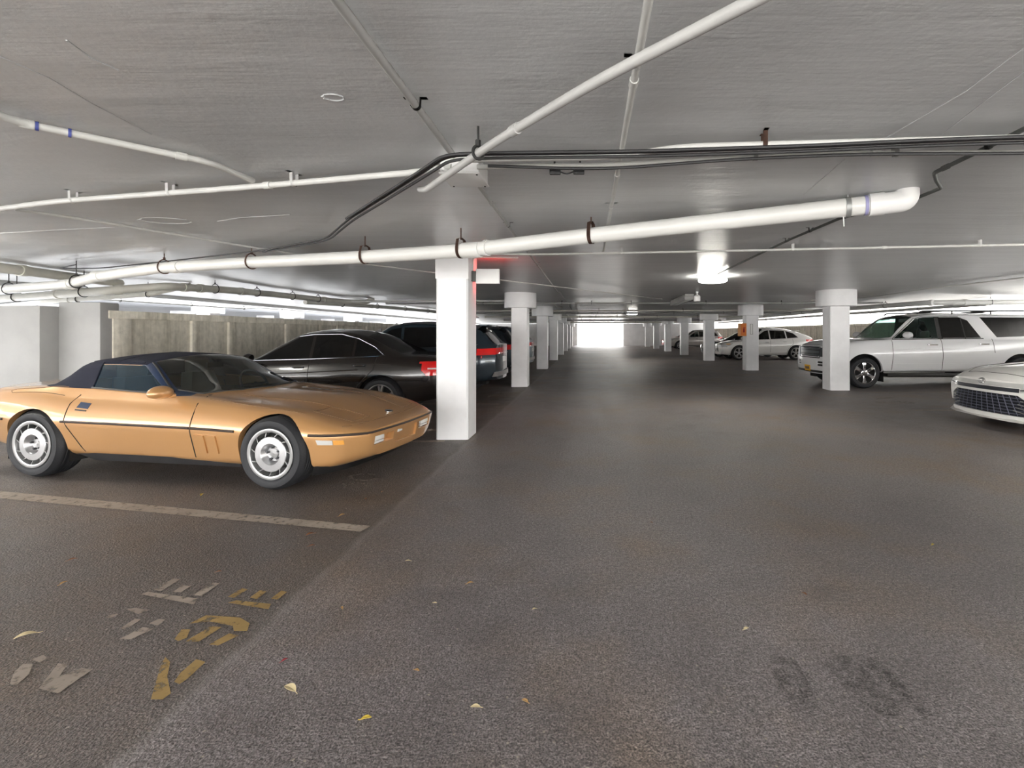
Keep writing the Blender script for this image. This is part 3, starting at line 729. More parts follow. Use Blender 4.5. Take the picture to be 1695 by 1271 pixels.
LV = [(334, 820, .07, 2, 'yellow leaf lying left of the gold car front wheel'), (566, 854, .06, 0, 'tan leaf just beyond the end of the pale stall line'),
      (513, 886, .075, 1, 'brown leaf at the near edge of the pale stall line'), (516, 905, .05, 1, 'small brown leaf below the stall line end'),
      (675, 930, .04, 3, 'pale leaf right of the paving joint'), (566, 1008, .035, 0, 'tan speck leaf between joint and lettering'),
      (778, 967, .05, 0, 'tan leaf at the aisle middle, above the lone pale leaf'), (787, 1173, .05, 3, 'pale curled leaf near the bottom frame edge'),
      (606, 1192, .05, 2, 'yellow leaf at the very bottom edge'), (480, 1143, .09, 3, 'long pale twig-like leaf beside the red scrap'),
      (1235, 1043, .045, 3, 'pale leaf alone on the right of the aisle'), (1544, 903, .04, 2, 'greenish leaf on the far right of the aisle'),
      (869, 1163, .04, 0, 'tan leaf near the bottom centre'), (1332, 985, .04, 1, 'brown leaf on the right side of the aisle'),
      (120, 928, .06, 1, 'brown leaf left of the white lettering'), (105, 967, .05, 0, 'tan leaf at the left frame edge'),
      (42, 1055, .10, 3, 'pale split leaf above the nearest white numeral'), (690, 1112, .035, 0, 'tan fleck by the lower paving joint'),
      (884, 1010, .03, 3, 'pale fleck in the middle of the aisle'), (1078, 866, .03, 1, 'brown fleck far out in the aisle'),
      (720, 1000, .03, 3, 'pale fleck left of the aisle middle'), (362, 948, .04, 1, 'brown fleck between stall line and lettering'),
      (605, 827, .05, 1, 'brown leaf by the worn stall number'), (632, 815, .03, 0, 'tan fleck beside the worn stall number')]
for a in LV: leaf(*a)
leaf(471, 1095, .035, 4, 'red scrap on the asphalt near the yellow lettering', 'litter')
# ------------------------------------------------------------------ vehicles: shared workshop
def paint(name, col, metal=.0, rough=.35, coat=1.0):
    m, nt, out = new_mat(name)
    b = N(nt, 'ShaderNodeBsdfPrincipled', Roughness=rough, Metallic=metal)
    b.inputs['Coat Weight'].default_value = coat; b.inputs['Coat Roughness'].default_value = .03
    tc = N(nt, 'ShaderNodeTexCoord'); n = noise(nt, tc.outputs['Object'], 900, 2)
    k = .10 if metal else .02
    r = ramp(nt, n.outputs['Fac'], [(.3, tuple(v*(1-k) for v in col)), (.7, tuple(min(1, v*(1+k)) for v in col))])
    L(nt, r.outputs[0], b.inputs['Base Color']); L(nt, b.outputs[0], out.inputs[0]); return m

M['gold'] = paint('gold_metallic_paint', srgb(194, 147, 96), .35, .30)
M['black_paint'] = paint('black_brown_gloss_paint', (.010, .0075, .0065), .0, .25)
M['dark_paint'] = paint('blue_black_gloss_paint', (.020, .036, .050), .3, .22)
M['blue_paint'] = paint('slate_blue_paint', (.10, .15, .21), .4, .3)
M['white_paint'] = paint('white_gloss_paint', (.80, .80, .81), .0, .3)
M['pearl_paint'] = paint('pearl_white_paint', (.80, .785, .76), .0, .3)
M['grey_paint'] = paint('warm_grey_paint', (.42, .39, .37), .2, .3)
M['red_paint'] = paint('red_gloss_paint', (.45, .03, .02), .0, .3)
M['rubber'] = plain('tyre_rubber', (.016, .017, .020), .62, bump=.15, scale=8)
M['well'] = plain('dark_wheel_well', (.012, .012, .012), .9)
M['trim_black'] = plain('black_trim', (.015, .014, .013), .45)
M['strip_brown'] = plain('dark_brown_rub_strip', (.035, .022, .016), .5)
M['canvas'] = plain('navy_canvas_top', (.018, .020, .034), .85, bump=.35, scale=30, spec=.2)
M['navy_trim'] = plain('navy_blue_pillar_trim', (.012, .028, .07), .35, coat=.4)
M['tan_vinyl'] = plain('tan_seat_vinyl', (.30, .22, .15), .55)
M['cabin'] = plain('dark_cabin_trim', (.03, .028, .025), .8)
M['cabin_beige'] = plain('beige_cabin_trim', (.35, .32, .26), .7)
M['alloy'] = plain('brushed_alloy', (.56, .56, .57), .34, .9, var=.05, scale=30)
M['alloy_dark'] = plain('dark_alloy', (.10, .10, .105), .35, .8)
M['alloy_silver'] = plain('silver_alloy', (.44, .44, .44), .30, .85)
M['chrome'] = plain('chrome', (.85, .85, .86), .06, 1.0, var=.02)
M['dark_chrome'] = plain('dark_chrome', (.20, .21, .23), .12, 1.0, var=.02)
M['lens_dark'] = plain('dark_lamp_lens', (.05, .06, .065), .3, .2)
M['lens_clear'] = plain('clear_lamp_lens', (.62, .62, .60), .08, .2, coat=1)
M['lens_amber'] = plain('amber_lamp_lens', srgb(226, 160, 74), .15, coat=1)
M['lens_red'] = plain('red_lamp_lens', (.62, .012, .012), .12, coat=1, emit=(1, .02, .02), es=.02)
M['lens_white'] = plain('white_reflector_lens', (.8, .8, .78), .12, coat=1)
M['plate_yellow'] = plain('yellow_plate', srgb(246, 186, 30), .5)
M['plate_ink'] = plain('plate_ink', srgb(40, 50, 90), .5)
M['gold_gap'] = plain('brown_panel_gap', (.16, .085, .035), .7)
M['seam'] = plain('panel_gap', (.012, .010, .008), .8)
M['grille'] = plain('black_grille', (.018, .020, .03), .4, coat=.3)
M['grille_bar'] = plain('grille_bar', (.16, .17, .22), .3, .6)
M['glass_blue'] = glassy('blue_tinted_pane', (.30, .46, .56), 1, (.05, .10, .15), .22)
M['glass_shield'] = glassy('smoky_windscreen', (.55, .60, .52), 1, (.06, .065, .055), .22)
M['glass_black'] = glassy('privacy_pane', (.05, .05, .05), 1, (.006, .006, .006), .85)
M['glass_green'] = glassy('green_windscreen', (.45, .62, .56), 1, (.03, .06, .055), .12)
M['glass_smoke'] = glassy('smoked_pane', (.20, .20, .18), 1, (.02, .02, .018), .45)

def pip(p, poly):
    x, y = p; c = False; n = len(poly); j = n-1
    for i in range(n):
        xi, yi = poly[i]; xj, yj = poly[j]
        if (yi > y) != (yj > y) and x < (xj-xi)*(y-yi)/(yj-yi)+xi: c = not c
        j = i
    return c

def circ(cx, cz, r, n=28, a0=0, a1=2*PI):
    return [(cx+r*math.cos(a0+(a1-a0)*k/n), cz+r*math.sin(a0+(a1-a0)*k/n)) for k in range(n)]

def arch_poly(cx, cz, r, bottom, n=20):
    """wheel arch opening: an arc over the axle with straight jambs to below the sill"""
    return [(cx+r, bottom)]+[(cx+r*math.cos(PI*k/n), cz+r*math.sin(PI*k/n)) for k in range(n+1)]+[(cx-r, bottom)]

def ellipse(cx, cy, rx, ry, n=20): return [(cx+rx*math.cos(2*PI*k/n), cy+ry*math.sin(2*PI*k/n)) for k in range(n)]

VIEWS = {  # plane axes, projection direction, facing test
    'R': (0, 2, Vector((0, 1, 0)), lambda n, c: c.y < 0 and n.y < .15),
    'L': (0, 2, Vector((0, 1, 0)), lambda n, c: c.y > 0 and n.y > -.15),
    'F': (1, 2, Vector((1, 0, 0)), lambda n, c: n.x > .12 and c.x > .42),
    'B': (1, 2, Vector((1, 0, 0)), lambda n, c: n.x < -.12 and c.x < -3.0),
    'T': (0, 1, Vector((0, 0, 1)), lambda n, c: n.z > .05),
    'S': (0, 2, Vector((0, 1, 0)), lambda n, c: True)}

def shell(S):
    """closed vehicle shell lofted from the curves in S; x forward, y left, z up"""
    C = {k: pchip(v) for k, v in S['curves'].items()}
    x0, x1 = S['x']; st = S.get('step', .04); n = int((x1-x0)/st)
    xs = set([x0+(x1-x0)*k/n for k in range(n+1)])
    for e, sgn in ((x0, 1), (x1, -1)):           # finer stations at both ends
        for d in (.005, .012, .022, .035, .055, .08): xs.add(e+sgn*d)
    xs = sorted(xs)
    def sec(x):
        g = lambda k: C[k](x)
        W = g('W'); zt = g('zt'); yr, zr = g('yr'), g('zr')
        P = [(0, g('zb'), 0), (max(.02, W-g('tuck')-.10), g('zb'), .05), (W-g('tuck'), g('zs'), .05), (W, g('zm'), S.get('r_mid', .10)),
             (W-g('sh'), g('zw'), S.get('r_sh', .08)), (g('yb'), g('zbelt'), S.get('r_belt', .05)), (yr, zr, S.get('r_rail', .07)),
             (yr*.5, zr+(zt-zr)*.75, .2), (0, zt, 0)]
        out = []
        for i, (y, z, r) in enumerate(P):
            p = Vector((y, z))
            if i in (0, len(P)-1): out.append(p); continue
            a, b = Vector(P[i-1][:2]), Vector(P[i+1][:2])
            da, db = min(r, (a-p).length*.48), min(r, (b-p).length*.48)
            q0 = p+(a-p).normalized()*da if (a-p).length > 1e-6 else p; q1 = p+(b-p).normalized()*db if (b-p).length > 1e-6 else p
            # intermediate points on the straight before this corner
            last = out[-1]
            for k in (1, 2): out.append(last+(q0-last)*k/3)
            for k in range(5):
                t = k/4; out.append(q0*(1-t)**2+p*2*t*(1-t)+q1*t*t)
        last = out[-2] if False else out.pop(); prev = out[-1]
        for k in (1, 2): out.append(prev+(last-prev)*k/3)
        out.append(last); return out
    bm = BM(); rings = []
    df = S.get('deform', lambda x, y, z: (x, y, z))
    for x in xs:
        h = sec(x); m = len(h); ring = []
        R = [bm.verts.new(df(x, -p.x, p.y)) for p in h]
        Lf = [R[0]]+[bm.verts.new(df(x, p.x, p.y)) for p in h[1:-1]]+[R[-1]]
        rings.append((R, Lf, h, x))
    for (R, Lf, _, _), (R2, L2, _, _) in zip(rings, rings[1:]):
        for j in range(m-1):
            bm.faces.new((R[j], R[j+1], R2[j+1], R2[j])); bm.faces.new((Lf[j+1], Lf[j], L2[j], L2[j+1]))
    K = 14
    for (R, Lf, h, x) in (rings[0], rings[-1]):   # end caps as grids so they can bow
        rows = []
        for j in range(m):
            if R[j] is Lf[j]: rows.append([R[j]]*(K+1)); continue
            row = [R[j]]+[bm.verts.new(df(x, -h[j].x+2*h[j].x*k/K, h[j].y)) for k in range(1, K)]+[Lf[j]]; rows.append(row)
        for a, b in zip(rows, rows[1:]):
            for k in range(K):
                q = []
                for v in (a[k], a[k+1], b[k+1], b[k]):
                    if v not in q: q.append(v)
                if len(q) > 2: bm.faces.new(q)
    bmesh.ops.recalc_face_normals(bm, faces=bm.faces[:])
    return bm

class Car:
    def __init__(s, name, label, cat, S, body_mat, group=None, copyname=None):
        s.t = thing(name, label, cat, (0, 0, 0), 0, group); s.S = S; s.mat = body_mat
        s.bm = shell(S); s.bvh = BVHTree.FromBMesh(s.bm); s.W = max(v for _, v in S['curves']['W'])
        s.ht = max(v for _, v in S['curves']['zt'])
    def hit(s, p, view):
        """drop a 2D point of a view onto the shell"""
        if view in 'RL': o, d = Vector((p[0], -3 if view == 'R' else 3, p[1])), Vector((0, 1 if view == 'R' else -1, 0))
        elif view in 'FB': o, d = Vector((9 if view == 'F' else -9, p[0], p[1])), Vector((-1 if view == 'F' else 1, 0, 0))
        else: o, d = Vector((p[0], p[1], 4)), Vector((0, 0, -1))
        r = s.bvh.ray_cast(o, d)
        return (r[0], r[1]) if r[0] else (None, None)
    def cut(s, poly, view):
        a, b, ax, ok = VIEWS[view]; bm = s.bm
        lo = [min(p[k] for p in poly)-.002 for k in (0, 1)]; hi = [max(p[k] for p in poly)+.002 for k in (0, 1)]
        fs = []
        for f in bm.faces:
            xs = [v.co[a] for v in f.verts]; zs = [v.co[b] for v in f.verts]
            if max(xs) < lo[0] or min(xs) > hi[0] or max(zs) < lo[1] or min(zs) > hi[1]: continue
            if ok(f.normal, f.calc_center_median()): fs.append(f)
        n = len(poly)
        for i in range(n):
            p, q = poly[i], poly[(i+1) % n]; e = Vector((q[0]-p[0], q[1]-p[1]))
            if e.length < 1e-6: continue
            co = Vector((0, 0, 0)); co[a], co[b] = p; no = Vector((0, 0, 0)); no[a], no[b] = -e.y, e.x
            el = [min(p[k], q[k])-.001 for k in (0, 1)]; eh = [max(p[k], q[k])+.001 for k in (0, 1)]
            sub, rest = [], []
            for f in fs:
                xs = [v.co[a] for v in f.verts]; zs = [v.co[b] for v in f.verts]
                (rest if (max(xs) < el[0] or min(xs) > eh[0] or max(zs) < el[1] or min(zs) > eh[1]) else sub).append(f)
            if not sub: continue
            g = list({*sub, *[x for f in sub for x in f.edges], *[v for f in sub for v in f.verts]})
            r = bmesh.ops.bisect_plane(bm, geom=g, plane_co=co, plane_no=no.normalized(), dist=1e-5)
            fs = rest+[f for f in r['geom'] if isinstance(f, bmesh.types.BMFace)]
        bm.normal_update()
        return [f for f in set(fs) if f.is_valid and ok(f.normal, f.calc_center_median()) and pip((f.calc_center_median()[a], f.calc_center_median()[b]), poly)]
    def take(s, fs, lip=None):
        """lift faces out of the shell into a new bmesh; optionally turn the rim of the hole by lip"""
        bm = s.bm; new = BM(); vm = {}
        for f in fs:
            new.faces.new([vm.setdefault(v, None) or vm.__setitem__(v, new.verts.new(v.co)) or vm[v] for v in f.verts])
        S_ = set(fs); be = [e for e in {e for f in fs for e in f.edges} if any(f not in S_ for f in e.link_faces)]
        bmesh.ops.delete(bm, geom=list(fs), context='FACES')
        be = [e for e in be if e.is_valid]
        if lip is not None and be:
            r = bmesh.ops.extrude_edge_only(bm, edges=be)
            for v in [g for g in r['geom'] if isinstance(g, bmesh.types.BMVert)]: v.co += Vector(lip)
        return new
    def split(s, name, poly, view, mat, parent=None, lip=None, push=None, thick=0, smooth=35):
        fs = s.cut(poly, view)
        if not fs: return None
        bm = s.take(fs, lip)
        if push:
            for v in bm.verts: v.co += Vector(push)
        if thick: bmesh.ops.solidify(bm, geom=bm.faces[:], thickness=thick)
        o = obj(name, bm, mat, parent or s.t, smooth, world=True); return o
    def hole(s, poly, view, lip=None):
        fs = s.cut(poly, view)
        if fs: s.take(fs, lip).free()
    def line(s, bm, pts, view, r=.004, lift=0, n=0, seg=6, flat=0):
        """thin bead following the shell under a 2D polyline"""
        P = []
        for p, q in zip(pts, pts[1:]):
            L_ = math.dist(p, q); k = max(1, int(L_/.05))
            P += [(p[0]+(q[0]-p[0])*i/k, p[1]+(q[1]-p[1])*i/k) for i in range(k)]
        P.append(pts[-1]); out = []
        for p in P:
            h, nn = s.hit(p, view)
            if h: out.append(h+nn*lift)
        if len(out) > 1: tube(bm, out, r, seg)
    def bead(s, name, pts, view, mat, r=.004, lift=0, parent=None, seg=6):
        bm = BM(); s.line(bm, pts, view, r, lift, seg=seg)
        return obj(name, bm, mat, parent or s.t) if bm.verts else bm.free()
    def patch(s, name, poly, view, mat, lift=.004, thick=.006, parent=None):
        """thin plate lying on the shell"""
        a, b, ax, ok = VIEWS[view]; bm = BM()
        bm.faces.new([bm.verts.new((p[0], p[1], 0)) for p in poly])
        for k in (0, 1):
            lo, hi = min(p[k] for p in poly), max(p[k] for p in poly); m = max(1, int((hi-lo)/.05))
            for i in range(1, m):
                no = Vector((0, 0, 0)); no[k] = 1; co = Vector((0, 0, 0)); co[k] = lo+(hi-lo)*i/m
                bmesh.ops.bisect_plane(bm, geom=bm.faces[:]+bm.edges[:]+bm.verts[:], plane_co=co, plane_no=no)
        for v in bm.verts:
            h, nn = s.hit((v.co.x, v.co.y), view)
            if h: v.co = h+nn*lift
        bm.normal_update()
        if thick: bmesh.ops.solidify(bm, geom=bm.faces[:], thickness=-thick)
        return obj(name, bm, mat, parent or s.t)
    def arches(s, axles, r, z, sides='RL'):
        s.wells = (axles, r, z)
        for x in axles:
            for v in sides: s.hole(arch_poly(x, z, r, .02), v, (0, .06 if v == 'R' else -.06, 0))
            for v in sides:
                h, _ = s.hit((x, z+r+.02), v); y = abs(h.y)-.035 if h else s.W-.05
                bm = BM(); n = 18; sg = -1 if v == 'R' else 1; R = r+.012
                A = [(x+R*math.cos(PI*k/n), z+R*math.sin(PI*k/n)) for k in range(n+1)]
                A = [(x+R, .16)]+A+[(x-R, .16)]
                o_ = [bm.verts.new((p[0], sg*y, p[1])) for p in A]; i_ = [bm.verts.new((p[0], sg*(y-.34), p[1])) for p in A]
                for k in range(len(A)-1): bm.faces.new((o_[k], o_[k+1], i_[k+1], i_[k]))
                bm.faces.new(i_); obj('wheel_well', bm, M['well'], s.t)
    def wheels(s, axles, track, proto):
        """proto builds one wheel facing -y at the origin"""
        first = None
        for x in axles:
            for sg in (-1, 1):
                o = proto(s.t) if first is None else copy_tree(first, s.t)
                first = first or o
                o.location = (x, sg*track, s.wr); o.rotation_euler = (0, 0, 0 if sg < 0 else PI)
    def finish(s, name='body'):
        o = obj(name, s.bm, s.mat, s.t, 38, world=True); s.body = o; return o

def tyre(bm, R, r, w):
    """tyre cross-section revolved about y; outer wall at y = 0 (facing -y), inner at +w"""
    pf = [(r, .012), (r+.012, .0), (r+(R-r)*.35, -.012), (r+(R-r)*.7, -.006), (R-.022, .012), (R-.006, .03), (R, .05)]
    k = int((w-.1)/.03)
    for i in range(k):
        y = .05+(w-.1)*i/k; pf += [(R, y+.004), (R-.007, y+.008), (R-.007, y+.012), (R, y+.016)]
    pf += [(R, w-.05), (R-.02, w-.012), (r+.02, w), (r, w-.01)]
    lathe(bm, pf, 56, 'y', close=True); return bm

def spoke_wheel(R, r, w, n, mat, wid=.05, twin=0, face=.02, hubr=.07, cap=None, tip=1.0, back='well', lug=5, skew=0):
    def make(parent):
        t = part('wheel', parent)
        bm = BM(); tyre(bm, R, r, w); obj('tyre', bm, M['rubber'], t, 40)
        bm = BM(); lathe(bm, [(r+.004, .005), (r+.006, -.004), (r-.008, -.004), (r-.018, .012), (r-.024, .04), (r-.04, w-.04), (r-.02, w-.02)], 48, 'y', close=True); obj('rim', bm, M[mat], t, 40)
        bm = BM(); lathe(bm, [(r-.03, .10), (.0001, .10)], 36, 'y', close=True); obj('brake_backing', bm, M[back], t)
        for k in range(n):
            a = 2*PI*k/n+PI/2; offs = (-twin, twin) if twin else (0,)
            bm = BM()
            for o_ in offs:
                # tapered spoke from hub to rim, crowned outward
                prof = [(hubr*.55, .9), (hubr*1.1, .8), ((hubr+r)/2, .9), (r-.012, tip)]
                rows = []
                for i, (q, wk) in enumerate(prof):
                    f = i/(len(prof)-1); ang = a+(o_+skew*f)*(.6+.4*f) if twin or skew else a
                    cx, cz = q*math.cos(ang), q*math.sin(ang); sx, sz = -math.sin(ang), math.cos(ang); hw = wid/2*wk
                    yf = face+.010-.018*math.sin(PI*f*.9) if i else face
                    rows.append([bm.verts.new((cx+sx*hw*e, yf+d, cz+sz*hw*e)) for e, d in ((-1, .012), (-.6, 0), (.6, 0), (1, .012), (1, .045), (-1, .045))])
                for p, q in zip(rows, rows[1:]):
                    for j in range(6): bm.faces.new((p[j], p[(j+1) % 6], q[(j+1) % 6], q[j]))
                bm.faces.new(rows[0]); bm.faces.new(rows[-1][::-1])
            obj('spoke', bm, M[mat], t, 30)
        bm = BM(); lathe(bm, [(hubr, .05), (hubr, face+.004), (hubr*.8, face-.006), (.0001, face-.008)], 28, 'y', close=True); obj('hub', bm, M[mat], t)
        bm = BM(); lathe(bm, [(hubr*.42, face), (hubr*.40, face-.016), (.0001, face-.018)], 24, 'y', close=True); obj('hub_cap', bm, M[cap or mat], t)
        for k in range(lug):
            a = 2*PI*k/lug+.3; bm = BM(); lathe(bm, [(.010, face+.01), (.010, face-.010), (.0001, face-.012)], 10, 'y', close=True, c=(hubr*.7*math.cos(a), 0, hubr*.7*math.sin(a))); obj('lug_nut', bm, M['alloy_dark'], t)
        return t
    return make

def vane_wheel(R, r, w):
    """directional wheel: polished disc, ring of slanted slots, deep dish with five nuts"""
    def make(parent):
        t = part('wheel', parent)
        bm = BM(); tyre(bm, R, r, w); obj('tyre', bm, M['rubber'], t, 40)
        bm = BM(); lathe(bm, [(r+.004, .006), (r+.005, -.006), (r-.010, -.008), (r-.026, -.004), (r-.030, .010), (r-.034, .05), (r-.03, w-.03)], 56, 'y', close=True); obj('rim', bm, M['alloy_silver'], t, 40)
        ri, ro = .158, r-.028
        bm = BM(); lathe(bm, [(ri-.004, .05), (ri, .012), (ri-.002, .004), (ri-.006, .000), (.096, -.002), (.090, .004), (.074, .045), (.068, .052), (.0001, .050)], 56, 'y', close=True); obj('disc', bm, M['alloy'], t, 30)
        bm = BM(); lathe(bm, [(r-.02, .055), (.15, .055)], 40, 'y', close=True); lathe(bm, [(r-.03, .09), (.0001, .09)], 40, 'y', close=True); obj('brake_backing', bm, M['well'], t)
        for k in range(11):
            a = 2*PI*k/11+.2; bm = BM(); rows = []
            for i, f in enumerate((0, .35, .7, 1)):
                q = ri-.004+(ro-ri+.012)*f; ang = a-.16*f; hw = .0040
                sx, sz = -math.sin(ang), math.cos(ang); c = Vector((q*math.cos(ang), 0, q*math.sin(ang)))
                rows.append([bm.verts.new(c+Vector((sx*hw*e, d, sz*hw*e))) for e, d in ((-1, .002), (1, .002), (4, .05), (2, .05))])
            for p, q in zip(rows, rows[1:]):
                for j in range(4): bm.faces.new((p[j], p[(j+1) % 4], q[(j+1) % 4], q[j]))
            obj('vane', bm, M['alloy_silver'], t, 30)
        bm = BM(); lathe(bm, [(.044, .052), (.042, .040), (.0001, .038)], 24, 'y', close=True); obj('hub_cap', bm, M['alloy_silver'], t)
        for k in range(5):
            a = 2*PI*k/5+.45; bm = BM(); lathe(bm, [(.012, .055), (.012, .026), (.008, .022), (.0001, .022)], 6, 'y', close=True, c=(.056*math.cos(a), 0, .056*math.sin(a))); obj('lug_nut', bm, M['alloy_dark'], t, 20)
        return t
    return make

def mirror_pod(car, x, y, z, mat, side, sc=1.0):
    """door mirror: pod on a short foot, glass on its rear face"""
    sg = -1 if side == 'R' else 1
    bm = BM(); bmesh.ops.create_uvsphere(bm, u_segments=20, v_segments=12, radius=1)
    for v in bm.verts:
        c = v.co
        k = 1.0 if c.x > 0 else .75
        v.co = Vector((x+c.x*.075*sc*k, y+sg*.09*sc+c.y*.115*sc, z+c.z*.07*sc*(1 if c.z > 0 else .75)))
    o = obj('side_mirror', bm, mat, car.t, 60)
    bm = BM(); tube(bm, [(x+.03, y-sg*.02, z-.03*sc), (x+.01, y+sg*.07, z-.03*sc)], .022*sc, 10); obj('mirror_foot', bm, M['trim_black'] if mat is not M['gold'] else mat, o)
    bm = BM(); lathe(bm, [(.001, 0), (.055*sc, .0)], 20, 'x', close=True, c=(x-.058*sc, y+sg*.09*sc, z)); obj('mirror_glass', bm, M['chrome'], o)
    return o

def handle(car, x, z, side, mat, ln=.16, bar_r=.011):
    h, n = car.hit((x, z), side)
    if not h: return
    sg = -1 if side == 'R' else 1; bm = BM()
    pts = [h+Vector((-ln/2, 0, 0)), h+Vector((-ln/2+.012, sg*.03, 0)), h+Vector((ln/2-.012, sg*.034, 0)), h+Vector((ln/2, 0, 0))]
    tube(bm, fillet(pts, .02, 3), bar_r, 10); o = obj('door_handle', bm, mat, car.t); return o

def seat(car, x, y, z, mat):
    bm = BM()
    box(bm, x-.05, x+.42, y-.24, y+.24, z, z+.16, .05)
    prof = [(0, .0), (-.10, .30), (-.16, .56)]
    rows = []
    for i, (dx, dz) in enumerate(prof):
        wd = (.24, .25, .17)[i]; rows.append([bm.verts.new((x+dx+a, y+b*wd, z+.1+dz)) for a, b in ((0, -1), (.09, -.8), (.09, .8), (0, 1), (-.06, .8), (-.06, -.8))])
    for p, q in zip(rows, rows[1:]):
        for j in range(6): bm.faces.new((p[j], p[(j+1) % 6], q[(j+1) % 6], q[j]))
    bm.faces.new(rows[0]); bm.faces.new(rows[-1][::-1])
    o = obj('seat', bm, mat, car.t, 50)
    bm = BM(); box(bm, x-.21, x-.10, y-.13, y+.13, z+.64, z+.83, .04); obj('headrest', bm, mat, o, 60)
    return o

def tub(car, x0, x1, yw, z0, z1):
    """dark cabin lining under the glass"""
    bm = BM(); box(bm, x0, x1, -yw, yw, z0, z1); bm.faces.ensure_lookup_table()
    bmesh.ops.delete(bm, geom=[f for f in bm.faces if f.normal.z > .9], context='FACES_ONLY')
    obj('cabin_lining', bm, M['cabin'], car.t)

def steering(car, x, y, z):
    bm = BM(); rr = .18; pts = [(x+math.sin(.5)*rr*math.sin(a)*-1, y+rr*math.cos(a), z+rr*math.sin(a)*.9) for a in [2*PI*k/24 for k in range(25)]]
    tube(bm, pts, .014, 8); tube(bm, [(x, y, z), (x+.3, y, z-.1)], .03, 8); tube(bm, [(x, y-rr, z), (x, y+rr, z)], .014, 6); obj('steering_wheel', bm, M['cabin'], car.t)
